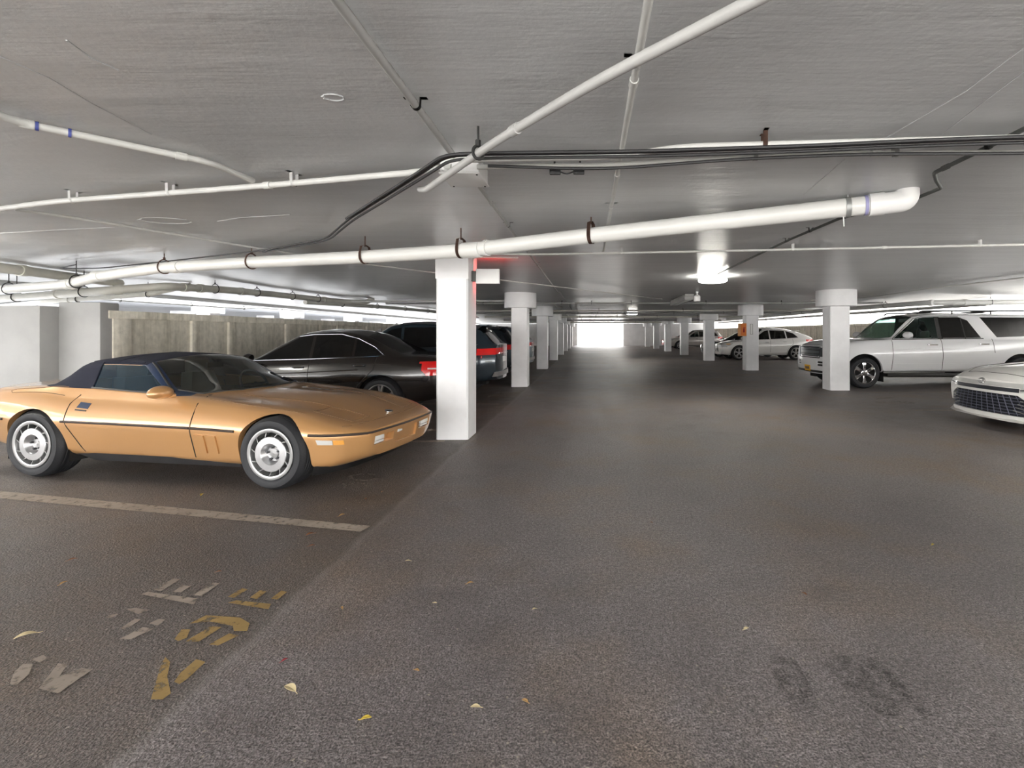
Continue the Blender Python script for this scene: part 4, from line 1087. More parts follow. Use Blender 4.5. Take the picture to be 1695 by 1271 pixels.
# ------------------------------------------------------------------ gold convertible
def gold_car():
    def df(x, y, z):
        f = smooth01(.4, .77, x)
        if x > .4:
            # nose bows in plan and leans: lower lip tucked back, prow forward at the rub strip
            x += f*(.05*(1-(abs(y)/.66)**2) - .30*max(0, .47-z)**1.3*1.0)
        if x < -3.1: x -= .05*(1-(y/.85)**2)
        return (x, y, z)
    S = dict(x=(-3.52, .77), step=.04, deform=df, r_mid=.05, r_sh=.16, r_belt=.10, r_rail=.07, curves=dict(
        W=[(-3.52, .70), (-3.4, .82), (-3.1, .88), (-2.58, .905), (-1.7, .885), (-.8, .885), (0, .90), (.35, .875), (.58, .805), (.72, .68), (.77, .61)],
        tuck=[(-3.5, .10), (-2.6, .06), (-1.5, .085), (0, .07), (.6, .06), (.93, .08)],
        zb=[(-3.5, .32), (-3.0, .24), (-2, .19), (.3, .17), (.45, .175), (.8, .25)],
        zs=[(-3.5, .40), (-3.0, .30), (-2, .245), (.3, .205), (.45, .21), (.8, .30)],
        zm=[(-3.5, .58), (-2.2, .553), (-.84, .528), (.32, .50), (.93, .475)],
        sh=[(-3.5, .02), (-2.6, .045), (-1.4, .05), (0, .05), (.6, .05), (.93, .015)],
        zw=[(-3.5, .70), (-3.1, .76), (-2.6, .745), (-2, .71), (-1.2, .70), (-.5, .67), (0, .635), (.4, .585), (.62, .535), (.78, .490)],
        yb=[(-3.52, .55), (-3.3, .70), (-2.6, .765), (-2.1, .745), (-1.2, .745), (-.5, .745), (0, .74), (.35, .70), (.6, .62), (.78, .53)],
        zbelt=[(-3.52, .80), (-3.27, .845), (-2.6, .862), (-2.12, .835), (-1.13, .80), (-.66, .772), (-.15, .718), (.23, .668), (.42, .615), (.62, .553), (.78, .498)],
        yr=[(-3.5, .45), (-2.75, .60), (-2.6, .655), (-2.45, .615), (-2.3, .585), (-1.70, .565), (-1.14, .725), (-1.0, .62), (-.5, .50), (0, .50), (.93, .45)],
        zr=[(-3.5, .83), (-2.75, .880), (-2.62, .892), (-2.5, .98), (-2.36, 1.095), (-2.2, 1.12), (-1.70, 1.115), (-1.13, .812), (-1.0, .806), (-.5, .750), (0, .708), (.42, .612), (.78, .505)],
        zt=[(-3.5, .85), (-2.75, .895), (-2.62, .91), (-2.48, 1.04), (-2.36, 1.135), (-2.2, 1.175), (-1.9, 1.185), (-1.64, 1.165), (-1.13, .965), (-.80, .828), (-.72, .806), (-.5, .795), (0, .745), (.42, .632), (.78, .510)]))
    c = Car('convertible_car', 'gold two-seat convertible with navy canvas top parked nose to the aisle', 'car', S, M['gold'])
    c.wr = .325; g = c.t
    c.arches((0, -2.58), .352, .318)
    # glass and roof
    c.split('windshield', [(-1.20, -.66), (-.98, -.60), (-.83, -.33), (-.775, 0), (-.83, .33), (-.98, .60), (-1.20, .66), (-1.62, .52), (-1.635, 0), (-1.62, -.52)], 'T', M['glass_shield'])
    for v in 'RL':
        c.split('side_window', [(-2.09, .868), (-1.24, .825), (-1.665, 1.075), (-2.15, 1.083)], v, M['glass_blue'], lip=(0, .012 if v == 'R' else -.012, 0))
    c.split('soft_top', [(-1.60, 1.3), (-1.60, 1.155), (-1.655, 1.078), (-2.15, 1.084), (-2.085, .853), (-2.70, .872), (-2.72, 1.3)], 'S', M['canvas'], smooth=50)
    for v in 'RL':
        c.split('windshield_pillar', [(-1.02, .80), (-1.26, .80), (-1.70, 1.06), (-1.70, 1.2), (-1.45, 1.2)], v, M['navy_trim'])
    c.split('windshield_header', [(-1.60, -.6), (-1.60, .6), (-1.70, .6), (-1.70, -.6)], 'T', M['trim_black'])
    bm = BM()
    c2 = [(-1.20, -.66), (-.98, -.60), (-.83, -.33), (-.775, 0), (-.83, .33), (-.98, .60), (-1.20, .66)]
    c.line(bm, c2, 'T', .012, .002); obj('windshield_gasket', bm, M['trim_black'], g)
    bm = BM(); c.line(bm, [(-2.10, .862), (-1.2, .815)], 'R', .009, .002); obj('window_sill_trim', bm, M['trim_black'], g)
    bm = BM(); c.line(bm, [(-1.20, -.70), (-1.62, -.545)], 'T', .010, .006); obj('pillar_trim', bm, M['trim_black'], g)
    # soft top piping seams
    bm = BM()
    c.line(bm, [(-2.0, -.56), (-2.0, .56)], 'T', .004, .001); c.line(bm, [(-2.32, -.55), (-2.32, .55)], 'T', .005, .001); c.line(bm, [(-2.15, 1.10), (-1.70, 1.10)], 'R', .006, .003); c.line(bm, [(-2.16, 1.10), (-2.09, .86)], 'R', .006, .003)
    obj('canvas_piping', bm, M['canvas'], g)
    # doors, lifted clean out of the shell along their shut lines
    for v in 'RL':
        c.split('door', [(-2.145, .842), (-2.20, .72), (-2.205, .56), (-2.12, .40), (-2.05, .255), (-.835, .245), (-.83, .70), (-.87, .795)], v, M['gold'])
        bm = BM(); c.line(bm, [(-2.16, .80), (-2.20, .72), (-2.205, .56), (-2.12, .40), (-2.05, .262)], v, .0045); obj('door_gap', bm, M['seam'], g)
        bm = BM(); c.line(bm, [(-.835, .25), (-.83, .66), (-.845, .74), (-.87, .79)], v, .005); obj('door_gap', bm, M['seam'], g)
        for p, q in (((-3.50, .578), (-2.93, .562)), ((-2.235, .556), (-2.205, .555)), ((-2.20, .555), (-.84, .531)), ((-.83, .531), (-.365, .516)), ((.355, .499), (.765, .482))):
            o = c.bead('rub_strip', [p, q], v, M['strip_brown'], .012, 0, seg=8)
        # twin fender vents
        for k in range(2):
            x = -.79+k*.125; o = c.patch('fender_vent', [(x, .475), (x+.10, .47), (x+.10, .30), (x, .305)], v, M['gold'], .012, .012)
        o = c.patch('door_handle', [(-2.095, .735), (-1.975, .725), (-1.985, .675), (-2.11, .685)], v, M['navy_trim'], .004, .004)
        c.patch('lock_lip', [(-2.11, .672), (-1.99, .662), (-1.995, .652), (-2.11, .660)], v, M['trim_black'], .008, .006, o)
        o = c.patch('marker_lamp', [(.42, .458), (.545, .448), (.545, .408), (.43, .415)], v, M['lens_clear'], .005, .006)
        c.patch('amber_lens', [(.55, .448), (.62, .443), (.62, .405), (.55, .408)], v, M['lens_amber'], .005, .006, o)
        # rocker skirt
        bm = BM(); sg = -1 if v == 'R' else 1
        prof = [(-2.22, .245), (-.40, .235), (-.40, .165), (-2.0, .165)]
        vs = [bm.verts.new((x, sg*(.80 if z > .2 else .765), z)) for x, z in prof]; ws = [bm.verts.new((x, sg*.62, z)) for x, z in prof]
        bm.faces.new(vs); bm.faces.new(ws[::-1])
        for k in range(4): bm.faces.new((vs[k], vs[(k+1) % 4], ws[(k+1) % 4], ws[k]))
        obj('rocker_panel', bm, M['alloy_dark'], g)
    c.bead('rub_strip', [(-.63, .483), (0, .481), (.63, .483)], 'F', M['strip_brown'], .011, 0, seg=8)
    # nose: lamp pockets, plate recess, chin spoiler
    for sg in (-1, 1):
        o = c.split('fog_lamp', [(sg*.53, .435), (sg*.25, .435), (sg*.25, .355), (sg*.53, .355)], 'F', M['gold'], lip=(-.07, 0, 0), push=(-.068, 0, 0))
        h, n = c.hit((sg*.44, .40), 'F')
        bm = BM(); xx = h.x-.015 if h else .95
        box(bm, xx-.04, xx, sg*.44-.08, sg*.44+.08, .385, .432, .006); obj('lamp_lens', bm, M['lens_white'], o or g)
        bm = BM(); box(bm, xx-.04, xx-.005, sg*.44-.08, sg*.44+.08, .358, .380, .004); obj('lamp_lens', bm, M['lens_white'], o or g)
    o = c.split('plate_pocket', [(-.20, .44), (.20, .44), (.20, .31), (-.20, .31)], 'F', M['gold'], lip=(-.025, 0, 0), push=(-.024, 0, 0))
    h, n = c.hit((0, .38), 'F')
    bm = BM(); box(bm, h.x-.028, h.x-.018, -.15, -.06, .40, .43, .003); obj('pocket_lamp', bm, M['lens_white'], o or g)
    bm = BM(); P = [(.36, -.80), (.46, -.77), (.60, -.62), (.66, -.40), (.68, 0), (.66, .40), (.60, .62), (.46, .77), (.36, .80)]
    a = [bm.verts.new((x, y, .20+max(0, x-.3)*.12)) for x, y in P]; b = [bm.verts.new((x-.04-.12*max(0, x-.5), y*.97, .115+max(0, x-.3)*.10)) for x, y in P]
    for k in range(len(P)-1): bm.faces.new((a[k], a[k+1], b[k+1], b[k]))
    bmesh.ops.solidify(bm, geom=bm.faces[:], thickness=.012); obj('chin_spoiler', bm, M['alloy_dark'], g)
    # hood: clamshell line, pop-up lamp lids, emblem
    bm = BM()
    c.line(bm, [(.60, -.60), (.66, -.40), (.68, 0), (.66, .40), (.60, .60)], 'T', .0035)
    for sg in (-1, 1):
        c.line(bm, [(.62, sg*.64), (.57, sg*.71)], 'T', .0035)
        c.line(bm, [(-.80, sg*.71), (-.3, sg*.735), (.2, sg*.72)], 'T', .003)
        c.line(bm, [(-.72, sg*.42), (-.1, sg*.40), (.35, sg*.36)], 'T', .0028, .001)
    obj('hood_gap', bm, M['gold_gap'], g)
    for sg in (-1, 1):
        P = [(.22, sg*.36), (.22, sg*.62), (.56, sg*.56), (.58, sg*.30)]
        c.split('headlamp_lid', P if sg > 0 else P[::-1], 'T', M['gold'])
        bm = BM(); c.line(bm, P+[P[0]], 'T', .0035); obj('lid_gap', bm, M['gold_gap'], g)
    o = c.patch('nose_emblem', ellipse(.60, .0, .035, .05, 20), 'T', M['chrome'], .004, .004)
    c.patch('emblem_field', ellipse(.60, .0, .024, .036, 16), 'T', M['alloy_dark'], .0055, .003, o)
    # fuel/deck trim loop on the rear quarter
    bm = BM(); c.line(bm, [(-2.32, -.80), (-2.95, -.80), (-3.0, -.775), (-2.95, -.755), (-2.35, -.745)], 'T', .004); obj('deck_gap', bm, M['gold_gap'], g)
    mirror_pod(c, -1.13, -.80, .845, M['gold'], 'R', 1.0)
    tub(c, -2.55, -.9, .70, .24, .74)
    seat(c, -1.95, -.36, .28, M['tan_vinyl']); seat(c, -1.95, .36, .28, M['tan_vinyl'])
    bm = BM(); box(bm, -1.2, -.85, -.66, .66, .62, .80, .05); obj('dashboard', bm, M['cabin'], g)
    steering(c, -1.32, .36, .80)
    bm = BM(); box(bm, -1.50, -1.47, -.10, .10, 1.02, 1.08, .01); obj('rear_view_mirror', bm, M['cabin'], g)
    # tail lamps
    for y in (-.55, -.30, .30, .55): c.patch('tail_lamp', ellipse(y, .62, .07, .07, 18), 'B', M['lens_red'], .004, .008)
    c.finish()
    c.wheels((0, -2.58), .885, vane_wheel(.325, .222, .25))
    return c
gc = gold_car(); th = math.radians(-8.6)
gc.t.rotation_euler = (0, 0, th)
# near front contact patch at (-2.81, 4.275): centre line lies .885 to the left of it
gc.t.location = (-2.81+.885*math.sin(-th), 4.275+.885*math.cos(th), 0)
# ------------------------------------------------------------------ family shapes of the other vehicles
def nose_bow(xf, xr, bow, rb, lean=.0, tuck=.10):
    def df(x, y, z):
        f = smooth01(xf-.55, xf, x); r = smooth01(xr+.5, xr, x)
        x -= f*(bow*(abs(y)/.9)**2.2 + tuck*max(0, .55-z)**1.5*1.6 + lean*max(0, z-.6))
        x += r*(rb*(abs(y)/.9)**2.4 + tuck*max(0, .55-z)**1.5)
        return (x, y, z)
    return df

def sedan_shape():
    return dict(x=(-3.98, .86), step=.045, deform=nose_bow(.86, -3.98, .22, .16, .10), r_mid=.12, r_sh=.10, r_belt=.04, r_rail=.09, curves=dict(
        W=[(-3.98, .74), (-3.7, .865), (-2.87, .92), (-1.4, .925), (0, .92), (.5, .87), (.86, .72)],
        tuck=[(-3.98, .08), (-2.9, .07), (-1.4, .08), (0, .07), (.86, .10)],
        zb=[(-3.98, .33), (-3.3, .24), (-2.5, .20), (.2, .20), (.86, .24)], zs=[(-3.98, .40), (-3.3, .32), (-2.5, .29), (.2, .28), (.86, .30)],
        zm=[(-3.98, .66), (-2.9, .66), (0, .60), (.86, .50)], sh=[(-3.98, .04), (-2.9, .06), (-1, .05), (0, .07), (.86, .06)],
        zw=[(-3.98, .86), (-3.4, .91), (-2.87, .905), (-1.4, .87), (-.5, .835), (0, .80), (.5, .73), (.86, .60)],
        yb=[(-3.98, .60), (-3.4, .74), (-2.9, .80), (-1.4, .815), (-.6, .80), (0, .74), (.86, .58)],
        zbelt=[(-3.98, .955), (-3.4, 1.01), (-2.87, 1.005), (-1.4, .955), (-.55, .925), (0, .86), (.5, .77), (.86, .655)],
        yr=[(-3.98, .45), (-3.4, .60), (-3.1, .70), (-2.55, .60), (-1.4, .575), (-.58, .74), (-.45, .62), (.86, .38)],
        zr=[(-3.98, .975), (-3.4, 1.03), (-3.22, 1.035), (-2.95, 1.13), (-2.5, 1.335), (-2.1, 1.40), (-1.45, 1.375), (-1.1, 1.20), (-.60, .938), (-.45, .93), (0, .875), (.5, .79), (.86, .68)],
        zt=[(-3.98, .985), (-3.4, 1.055), (-3.22, 1.065), (-2.9, 1.20), (-2.5, 1.40), (-2.1, 1.462), (-1.75, 1.468), (-1.4, 1.43), (-1.1, 1.29), (-.60, 1.02), (-.38, .955), (0, .905), (.5, .81), (.86, .69)]))

def dress_sedan(c, glass, chrome, wheel, lamps=True, emblem=False):
    g = c.t
    c.arches((0, -2.87), .372, .345)
    WIN = [(-.78, .965), (-1.39, 1.325), (-1.60, 1.355), (-2.08, 1.365), (-2.42, 1.30), (-2.72, 1.17), (-2.90, 1.035)]
    for v in 'RL':
        c.split('front_window', [(-.80, .965), (-1.40, 1.325), (-1.63, 1.352), (-1.66, .99)], v, glass)
        c.split('rear_window', [(-1.71, .992), (-1.68, 1.355), (-2.10, 1.36), (-2.34, 1.31), (-2.36, 1.018)], v, glass)
        c.split('quarter_window', [(-2.40, 1.02), (-2.38, 1.30), (-2.62, 1.20), (-2.84, 1.045)], v, glass)
        c.bead('window_trim', [(-.72, .945), (-1.68, .972), (-2.40, 1.0), (-2.90, 1.022), (-2.70, 1.165), (-2.40, 1.305), (-2.10, 1.378), (-1.62, 1.372), (-1.38, 1.338)], v, M[chrome], .006, .002)
        c.split('front_door', [(-.62, .30), (-1.68, .30), (-1.70, .95), (-.72, .925)], v, c.mat)
        c.split('rear_door', [(-1.69, .30), (-2.42, .30), (-2.50, .55), (-2.75, .80), (-2.78, .99), (-1.71, .955)], v, c.mat)
        bm = BM(); c.line(bm, [(-.62, .30), (-.70, .90)], v, .005); obj('door_gap', bm, M['seam'], g); bm = BM(); c.line(bm, [(-1.685, .30), (-1.70, .96)], v, .005); obj('door_gap', bm, M['seam'], g); bm = BM(); c.line(bm, [(-2.42, .30), (-2.50, .55), (-2.75, .80), (-2.78, 1.0)], v, .005); obj('door_gap', bm, M['seam'], g)
        handle(c, -1.52, .845, v, M[chrome], .19); handle(c, -2.52, .875, v, M[chrome], .19)
        c.bead('sill_trim', [(-.45, .30), (-2.45, .305)], v, M['trim_black'], .016, 0)
        c.bead('swage_crease', [(-.6, .72), (-1.6, .755), (-2.5, .80)], v, c.mat, .009, -.003)
        c.split('tail_lamp', [(-3.52, .90), (-3.62, .78), (-3.80, .70), (-4.05, .70), (-4.05, .93)], v, M['lens_red'])
        c.bead('lamp_band', [(-3.62, .815), (-3.9, .81)], v, M['lens_white'], .014, .002)
        c.split('head_lamp', [(.30, .68), (.62, .70), (.9, .62), (.9, .50), (.55, .54)], v, M['lens_clear'])
    for sg in (-1, 1):
        P = [(sg*.86, .93), (sg*.40, .93), (sg*.42, .72), (sg*.86, .70)]
        c.split('tail_lamp', P if sg > 0 else P[::-1], 'B', M['lens_red'])
        c.bead('lamp_band', [(sg*.50, .82), (sg*.74, .815)], 'B', M['lens_white'], .014, .002)
        P = [(sg*.80, .66), (sg*.40, .64), (sg*.46, .50), (sg*.80, .52)]
        c.split('head_lamp', P if sg > 0 else P[::-1], 'F', M['lens_clear'])
    c.split('windshield', [(-.66, -.66), (-.44, -.40), (-.40, 0), (-.44, .40), (-.66, .66), (-1.38, .54), (-1.42, 0), (-1.38, -.54)], 'T', glass)
    c.split('rear_glass', [(-2.52, -.53), (-2.46, 0), (-2.52, .53), (-3.12, .62), (-3.18, 0), (-3.12, -.62)], 'T', glass)
    c.split('grille', [(-.36, .62), (.36, .62), (.32, .42), (-.32, .42)], 'F', M['grille'], lip=(-.03, 0, 0), push=(-.028, 0, 0))
    for z in (.47, .52, .57): c.bead('grille_bar', [(-.34, z), (.34, z)], 'F', M['chrome'], .008, .002)
    c.patch('rear_plate', [(-.26, .80), (.26, .80), (.26, .68), (-.26, .68)], 'B', M['lens_white'], .006, .006)
    c.patch('rear_bumper_trim', [(-.7, .42), (.7, .42), (.7, .37), (-.7, .37)], 'B', M['trim_black'], .01, .01)
    bm = BM(); c.line(bm, [(-3.3, -.62), (-3.86, -.58), (-3.90, 0), (-3.86, .58), (-3.3, .62)], 'T', .004); c.line(bm, [(-.5, -.72), (.5, -.56), (.70, -.3), (.72, 0), (.70, .3), (.5, .56), (-.5, .72)], 'T', .004); obj('lid_gap', bm, M['seam'], g)
    h, n = c.hit((-2.42, 0), 'T')
    bm = BM(); prism(bm, [(-.09, 0), (.06, 0), (-.02, .03), (-.075, .07), (-.095, .06)], -.012, .012, Matrix.Translation((h.x, 0, h.z-.005)) @ Matrix.Rotation(PI/2, 4, 'X')); obj('roof_fin', bm, M['trim_black'], g)
    for v, sg in (('R', -1), ('L', 1)): mirror_pod(c, -.80, sg*.90, 1.0, c.mat, v, .95)
    tub(c, -2.6, -.7, .70, .28, .90); 
    for y in (-.36, .36): seat(c, -1.55, y, .36, M['cabin'])
    bm = BM(); box(bm, -1.0, -.55, -.66, .66, .72, .93, .05); obj('dashboard', bm, M['cabin'], g)
    c.finish(); c.wheels((0, -2.87), .905, wheel)

def crossover_shape(h=1.66, rake=0.0, nose=.90, tail=-3.70, wb=2.74):
    k = h-1.66
    return dict(x=(tail, nose), step=.05, deform=nose_bow(nose, tail, .22, .12, .12), r_mid=.12, r_sh=.10, r_belt=.04, r_rail=.09, curves=dict(
        W=[(tail, .76), (tail+.3, .88), (-wb, .935), (-1.3, .93), (0, .935), (.5, .89), (nose, .74)],
        tuck=[(tail, .08), (-1.3, .08), (0, .07), (nose, .10)], zb=[(tail, .38), (-3.0, .30), (-2.4, .24), (.2, .24), (nose, .28)],
        zs=[(tail, .46), (-3.0, .38), (-2.4, .34), (.2, .33), (nose, .36)], zm=[(tail, .76), (-wb, .72), (0, .66), (nose, .58)],
        sh=[(tail, .05), (-1, .05), (nose, .07)], zw=[(tail, 1.0), (-wb, 1.0), (-1.3, .95), (0, .90), (.5, .84), (nose, .72)],
        yb=[(tail, .68), (-3.2, .80), (-1.4, .83), (-.6, .81), (0, .78), (nose, .60)], zbelt=[(tail, 1.10), (-wb, 1.10), (-1.3, 1.05), (-.55, 1.01), (0, .97), (.5, .90), (nose, .78)],
        yr=[(tail, .60), (tail+.25, .62), (-2.6, .62), (-1.4, .61), (-.52, .76), (-.4, .64), (nose, .4)],
        zr=[(tail, 1.14), (tail+.10, 1.19), (tail+.45+rake, 1.46+k-rake*.12), (-2.6, 1.55+k-rake*.1), (-1.9, 1.585+k), (-1.4, 1.55+k), (-1.0, 1.32+k*.6), (-.54, 1.025), (-.4, 1.02), (0, .985), (.5, .91), (nose, .80)],
        zt=[(tail, 1.15), (tail+.10, 1.22), (tail+.42+rake, 1.53+k-rake*.12), (-2.6, 1.625+k-rake*.1), (-1.9, 1.655+k), (-1.35, 1.61+k), (-1.0, 1.42+k*.6), (-.54, 1.10), (-.34, 1.04), (0, 1.01), (.5, .93), (nose, .81)]))

def dress_crossover(c, glass, front_glass, chrome, wheel, wb=2.74, rake=0, rails=True, k=0.0, cladding=True, amber=False):
    g = c.t; tail = c.S['x'][0]; nose = c.S['x'][1]
    c.arches((0, -wb), .405, .37)
    e = tail+.62+rake*.9
    for v in 'RL':
        c.split('front_window', [(-.74, 1.055), (-1.36, 1.46+k), (-1.58, 1.51+k), (-1.60, 1.075)], v, front_glass)
        c.split('rear_window', [(-1.66, 1.08), (-1.64, 1.515+k), (-2.42, 1.51+k-rake*.08), (-2.46, 1.115)], v, glass)
        c.split('quarter_window', [(-2.52, 1.12), (-2.48, 1.505+k-rake*.08), (e+.08, 1.42+k-rake*.15), (e-.16, 1.17)], v, glass)
        c.bead('window_trim', [(-.68, 1.035), (-1.6, 1.06), (-2.5, 1.095), (e-.18, 1.15)], v, M[chrome], .009, .003)
        c.split('front_door', [(-.56, .42), (-1.62, .42), (-1.63, 1.04), (-.64, 1.01)], v, c.mat)
        c.split('rear_door', [(-1.64, .42), (-wb+.46, .42), (-wb+.40, .60), (-wb+.14, .84), (-wb+.16, 1.09), (-1.65, 1.045)], v, c.mat)
        bm = BM(); c.line(bm, [(-.56, .40), (-.64, 1.0)], v, .005); obj('door_gap', bm, M['seam'], g); bm = BM(); c.line(bm, [(-1.63, .40), (-1.635, 1.05)], v, .005); obj('door_gap', bm, M['seam'], g); bm = BM(); c.line(bm, [(-wb+.46, .40), (-wb+.40, .60), (-wb+.14, .84), (-wb+.16, 1.09)], v, .005); obj('door_gap', bm, M['seam'], g)
        handle(c, -1.45, .90, v, M[chrome], .18); handle(c, -2.36, .94, v, M[chrome], .18)
        if cladding: c.bead('sill_cladding', [(-.44, .36), (-wb+.44, .365)], v, M['trim_black'], .035, -.01)
        c.split('tail_lamp', [(tail+.40, 1.06), (tail+.20, .965), (tail-.1, .92), (tail-.1, 1.08)], v, M['lens_red'])
        c.split('head_lamp', [(.28, .86), (nose-.1, .82), (nose+.05, .72), (nose-.1, .64), (.50, .72)], v, M['lens_clear'])
        if amber: c.patch('amber_lens', [(.40, .845), (.62, .83), (.60, .79), (.46, .80)], v, M['lens_amber'], .004, .004)
    for sg in (-1, 1):
        P = [(sg*.88, 1.07), (sg*.46, 1.03), (sg*.52, .95), (sg*.88, .92)]
        c.split('tail_lamp', P if sg > 0 else P[::-1], 'B', M['lens_red'])
        P = [(sg*.82, .80), (sg*.42, .74), (sg*.46, .66), (sg*.82, .66)]
        c.split('head_lamp', P if sg > 0 else P[::-1], 'F', M['lens_clear'])
        P = [(sg*.74, .56), (sg*.50, .56), (sg*.46, .40), (sg*.70, .40)]
        c.split('fog_lamp', P if sg > 0 else P[::-1], 'F', M['lens_white'])
    c.split('windshield', [(-.60, -.68), (-.40, -.42), (-.36, 0), (-.40, .42), (-.60, .68), (-1.30, .56), (-1.36, 0), (-1.30, -.56)], 'T', front_glass)
    c.split('rear_glass', [(-.56, 1.48+k-rake*.12), (.56, 1.48+k-rake*.12), (.62, 1.16), (-.62, 1.16)], 'B', glass)
    c.split('grille', [(-.36, .78), (.36, .78), (.42, .42), (-.42, .42)], 'F', M['grille'], lip=(-.03, 0, 0), push=(-.028, 0, 0))
    for z in (.48, .54, .60, .66, .72): c.bead('grille_bar', [(-.38, z), (.38, z)], 'F', M[chrome], .008, .002)
    c.patch('rear_plate', [(-.26, .88), (.26, .88), (.26, .76), (-.26, .76)], 'B', M['lens_white'], .006, .006)
    c.patch('rear_bumper_trim', [(-.72, .56), (.72, .56), (.72, .46), (-.72, .46)], 'B', M['alloy_silver'], .015, .012)
    c.bead('tailgate_trim', [(-.5, .955), (.5, .955)], 'B', M['chrome'], .012, .004)
    bm = BM(); zz = 1.60+k-rake*.12; xx = tail+.36+rake
    box(bm, xx-.12, xx+.14, -.55, .55, zz-.06, zz-.025, .012); obj('roof_spoiler', bm, c.mat, g)
    if rails:
        for sg in (-1, 1):
            bm = BM(); P = [c.hit((x, sg*.60), 'T')[0] for x in (-1.5, -2.0, -2.5, tail+.75)]
            tube(bm, fillet([P[0], P[0]+Vector((-.08, 0, .05)), P[1]+Vector((0, 0, .055)), P[2]+Vector((0, 0, .055)), P[3]+Vector((.08, 0, .05)), P[3]], .05), .014, 8); obj('roof_rail', bm, M['alloy_dark'], g)
    for v, sg in (('R', -1), ('L', 1)): mirror_pod(c, -.78, sg*.93, 1.10, c.mat, v, 1.05)
    tub(c, -2.9, -.7, .74, .34, 1.0)
    for x in (-1.5, -2.4):
        for y in (-.36, .36): seat(c, x, y, .46, M['cabin'])
    bm = BM(); box(bm, -1.0, -.55, -.68, .68, .80, 1.02, .05); obj('dashboard', bm, M['cabin'], g)
    c.finish(); c.wheels((0, -wb), .92, wheel)

# ------------------------------------------------------------------ black saloon beside the gold car
W_sport = spoke_wheel(.33, .232, .24, 5, 'alloy_silver', .034, .15, .016, .06, tip=1.0)
W_split = spoke_wheel(.37, .262, .24, 5, 'alloy_silver', .034, .17, .014, .06, back='well')
W_dark = spoke_wheel(.37, .25, .24, 6, 'alloy_dark', .07, 0, .014, .07)
W_plain = spoke_wheel(.33, .225, .23, 7, 'alloy_silver', .05, 0, .014, .07)
c = Car('sedan_car', 'black four-door sedan backed in between the gold car and the first column', 'car', sedan_shape(), M['black_paint'])
c.wr = .33; dress_sedan(c, M['glass_black'], 'dark_chrome', W_sport)
c.t.location = (-6.24, 7.83+.905, 0); c.t.rotation_euler = (0, 0, PI)
black = c.t
c = Car('sedan_car', 'black car mostly hidden beyond the white crossover on the right', 'car', sedan_shape(), M['black_paint'])
c.wr = .33; dress_sedan(c, M['glass_black'], 'trim_black', W_plain)
c.t.location = (7.7, 29.2, 0); c.t.rotation_euler = (0, 0, PI)
c = Car('sedan_car', 'red car showing only a sliver between far right columns', 'car', sedan_shape(), M['red_paint'])
c.wr = .33; dress_sedan(c, M['glass_black'], 'trim_black', W_plain)
c.t.location = (8.1, 47.6, 0); c.t.rotation_euler = (0, 0, PI)
# dark crossovers backed in along the left
for lab, mat, y, x in (('blue-black crossover with lit red tail lamp, directly behind the first column', 'dark_paint', 11.15, -5.62),
                       ('dark crossover next behind the blue-black one, seen by its rear window only', 'dark_paint', 14.4, -5.75),
                       ('slate blue crossover glimpsed between the second and third left columns', 'blue_paint', 17.25, -5.65)):
    c = Car('crossover_car', lab, 'car', crossover_shape(1.67), M[mat])
    c.wr = .365; dress_crossover(c, M['glass_black'], M['glass_black'], 'trim_black', W_dark, k=.01)
    c.t.location = (x, y, 0); c.t.rotation_euler = (0, 0, PI)
# white crossover and the grey one on the right
c = Car('crossover_car', 'white crossover with sloping rear parked behind the orange sign column', 'car', crossover_shape(1.69, .42, .98, -3.95, 2.95), M['pearl_paint'])
c.wr = .37; dress_crossover(c, M['glass_smoke'], M['glass_smoke'], 'chrome', W_split, wb=2.95, rake=.42, k=.03, amber=True, rails=False, cladding=False)
c.t.location = (7.84, 25.0+.93, 0); c.t.rotation_euler = (0, 0, PI)
c = Car('crossover_car', 'warm grey crossover parked far down the right side', 'car', crossover_shape(1.68), M['grey_paint'])
c.wr = .365; dress_crossover(c, M['glass_smoke'], M['glass_green'], 'trim_black', W_plain, k=.02)
c.t.location = (7.75, 41.6, 0); c.t.rotation_euler = (0, 0, PI)

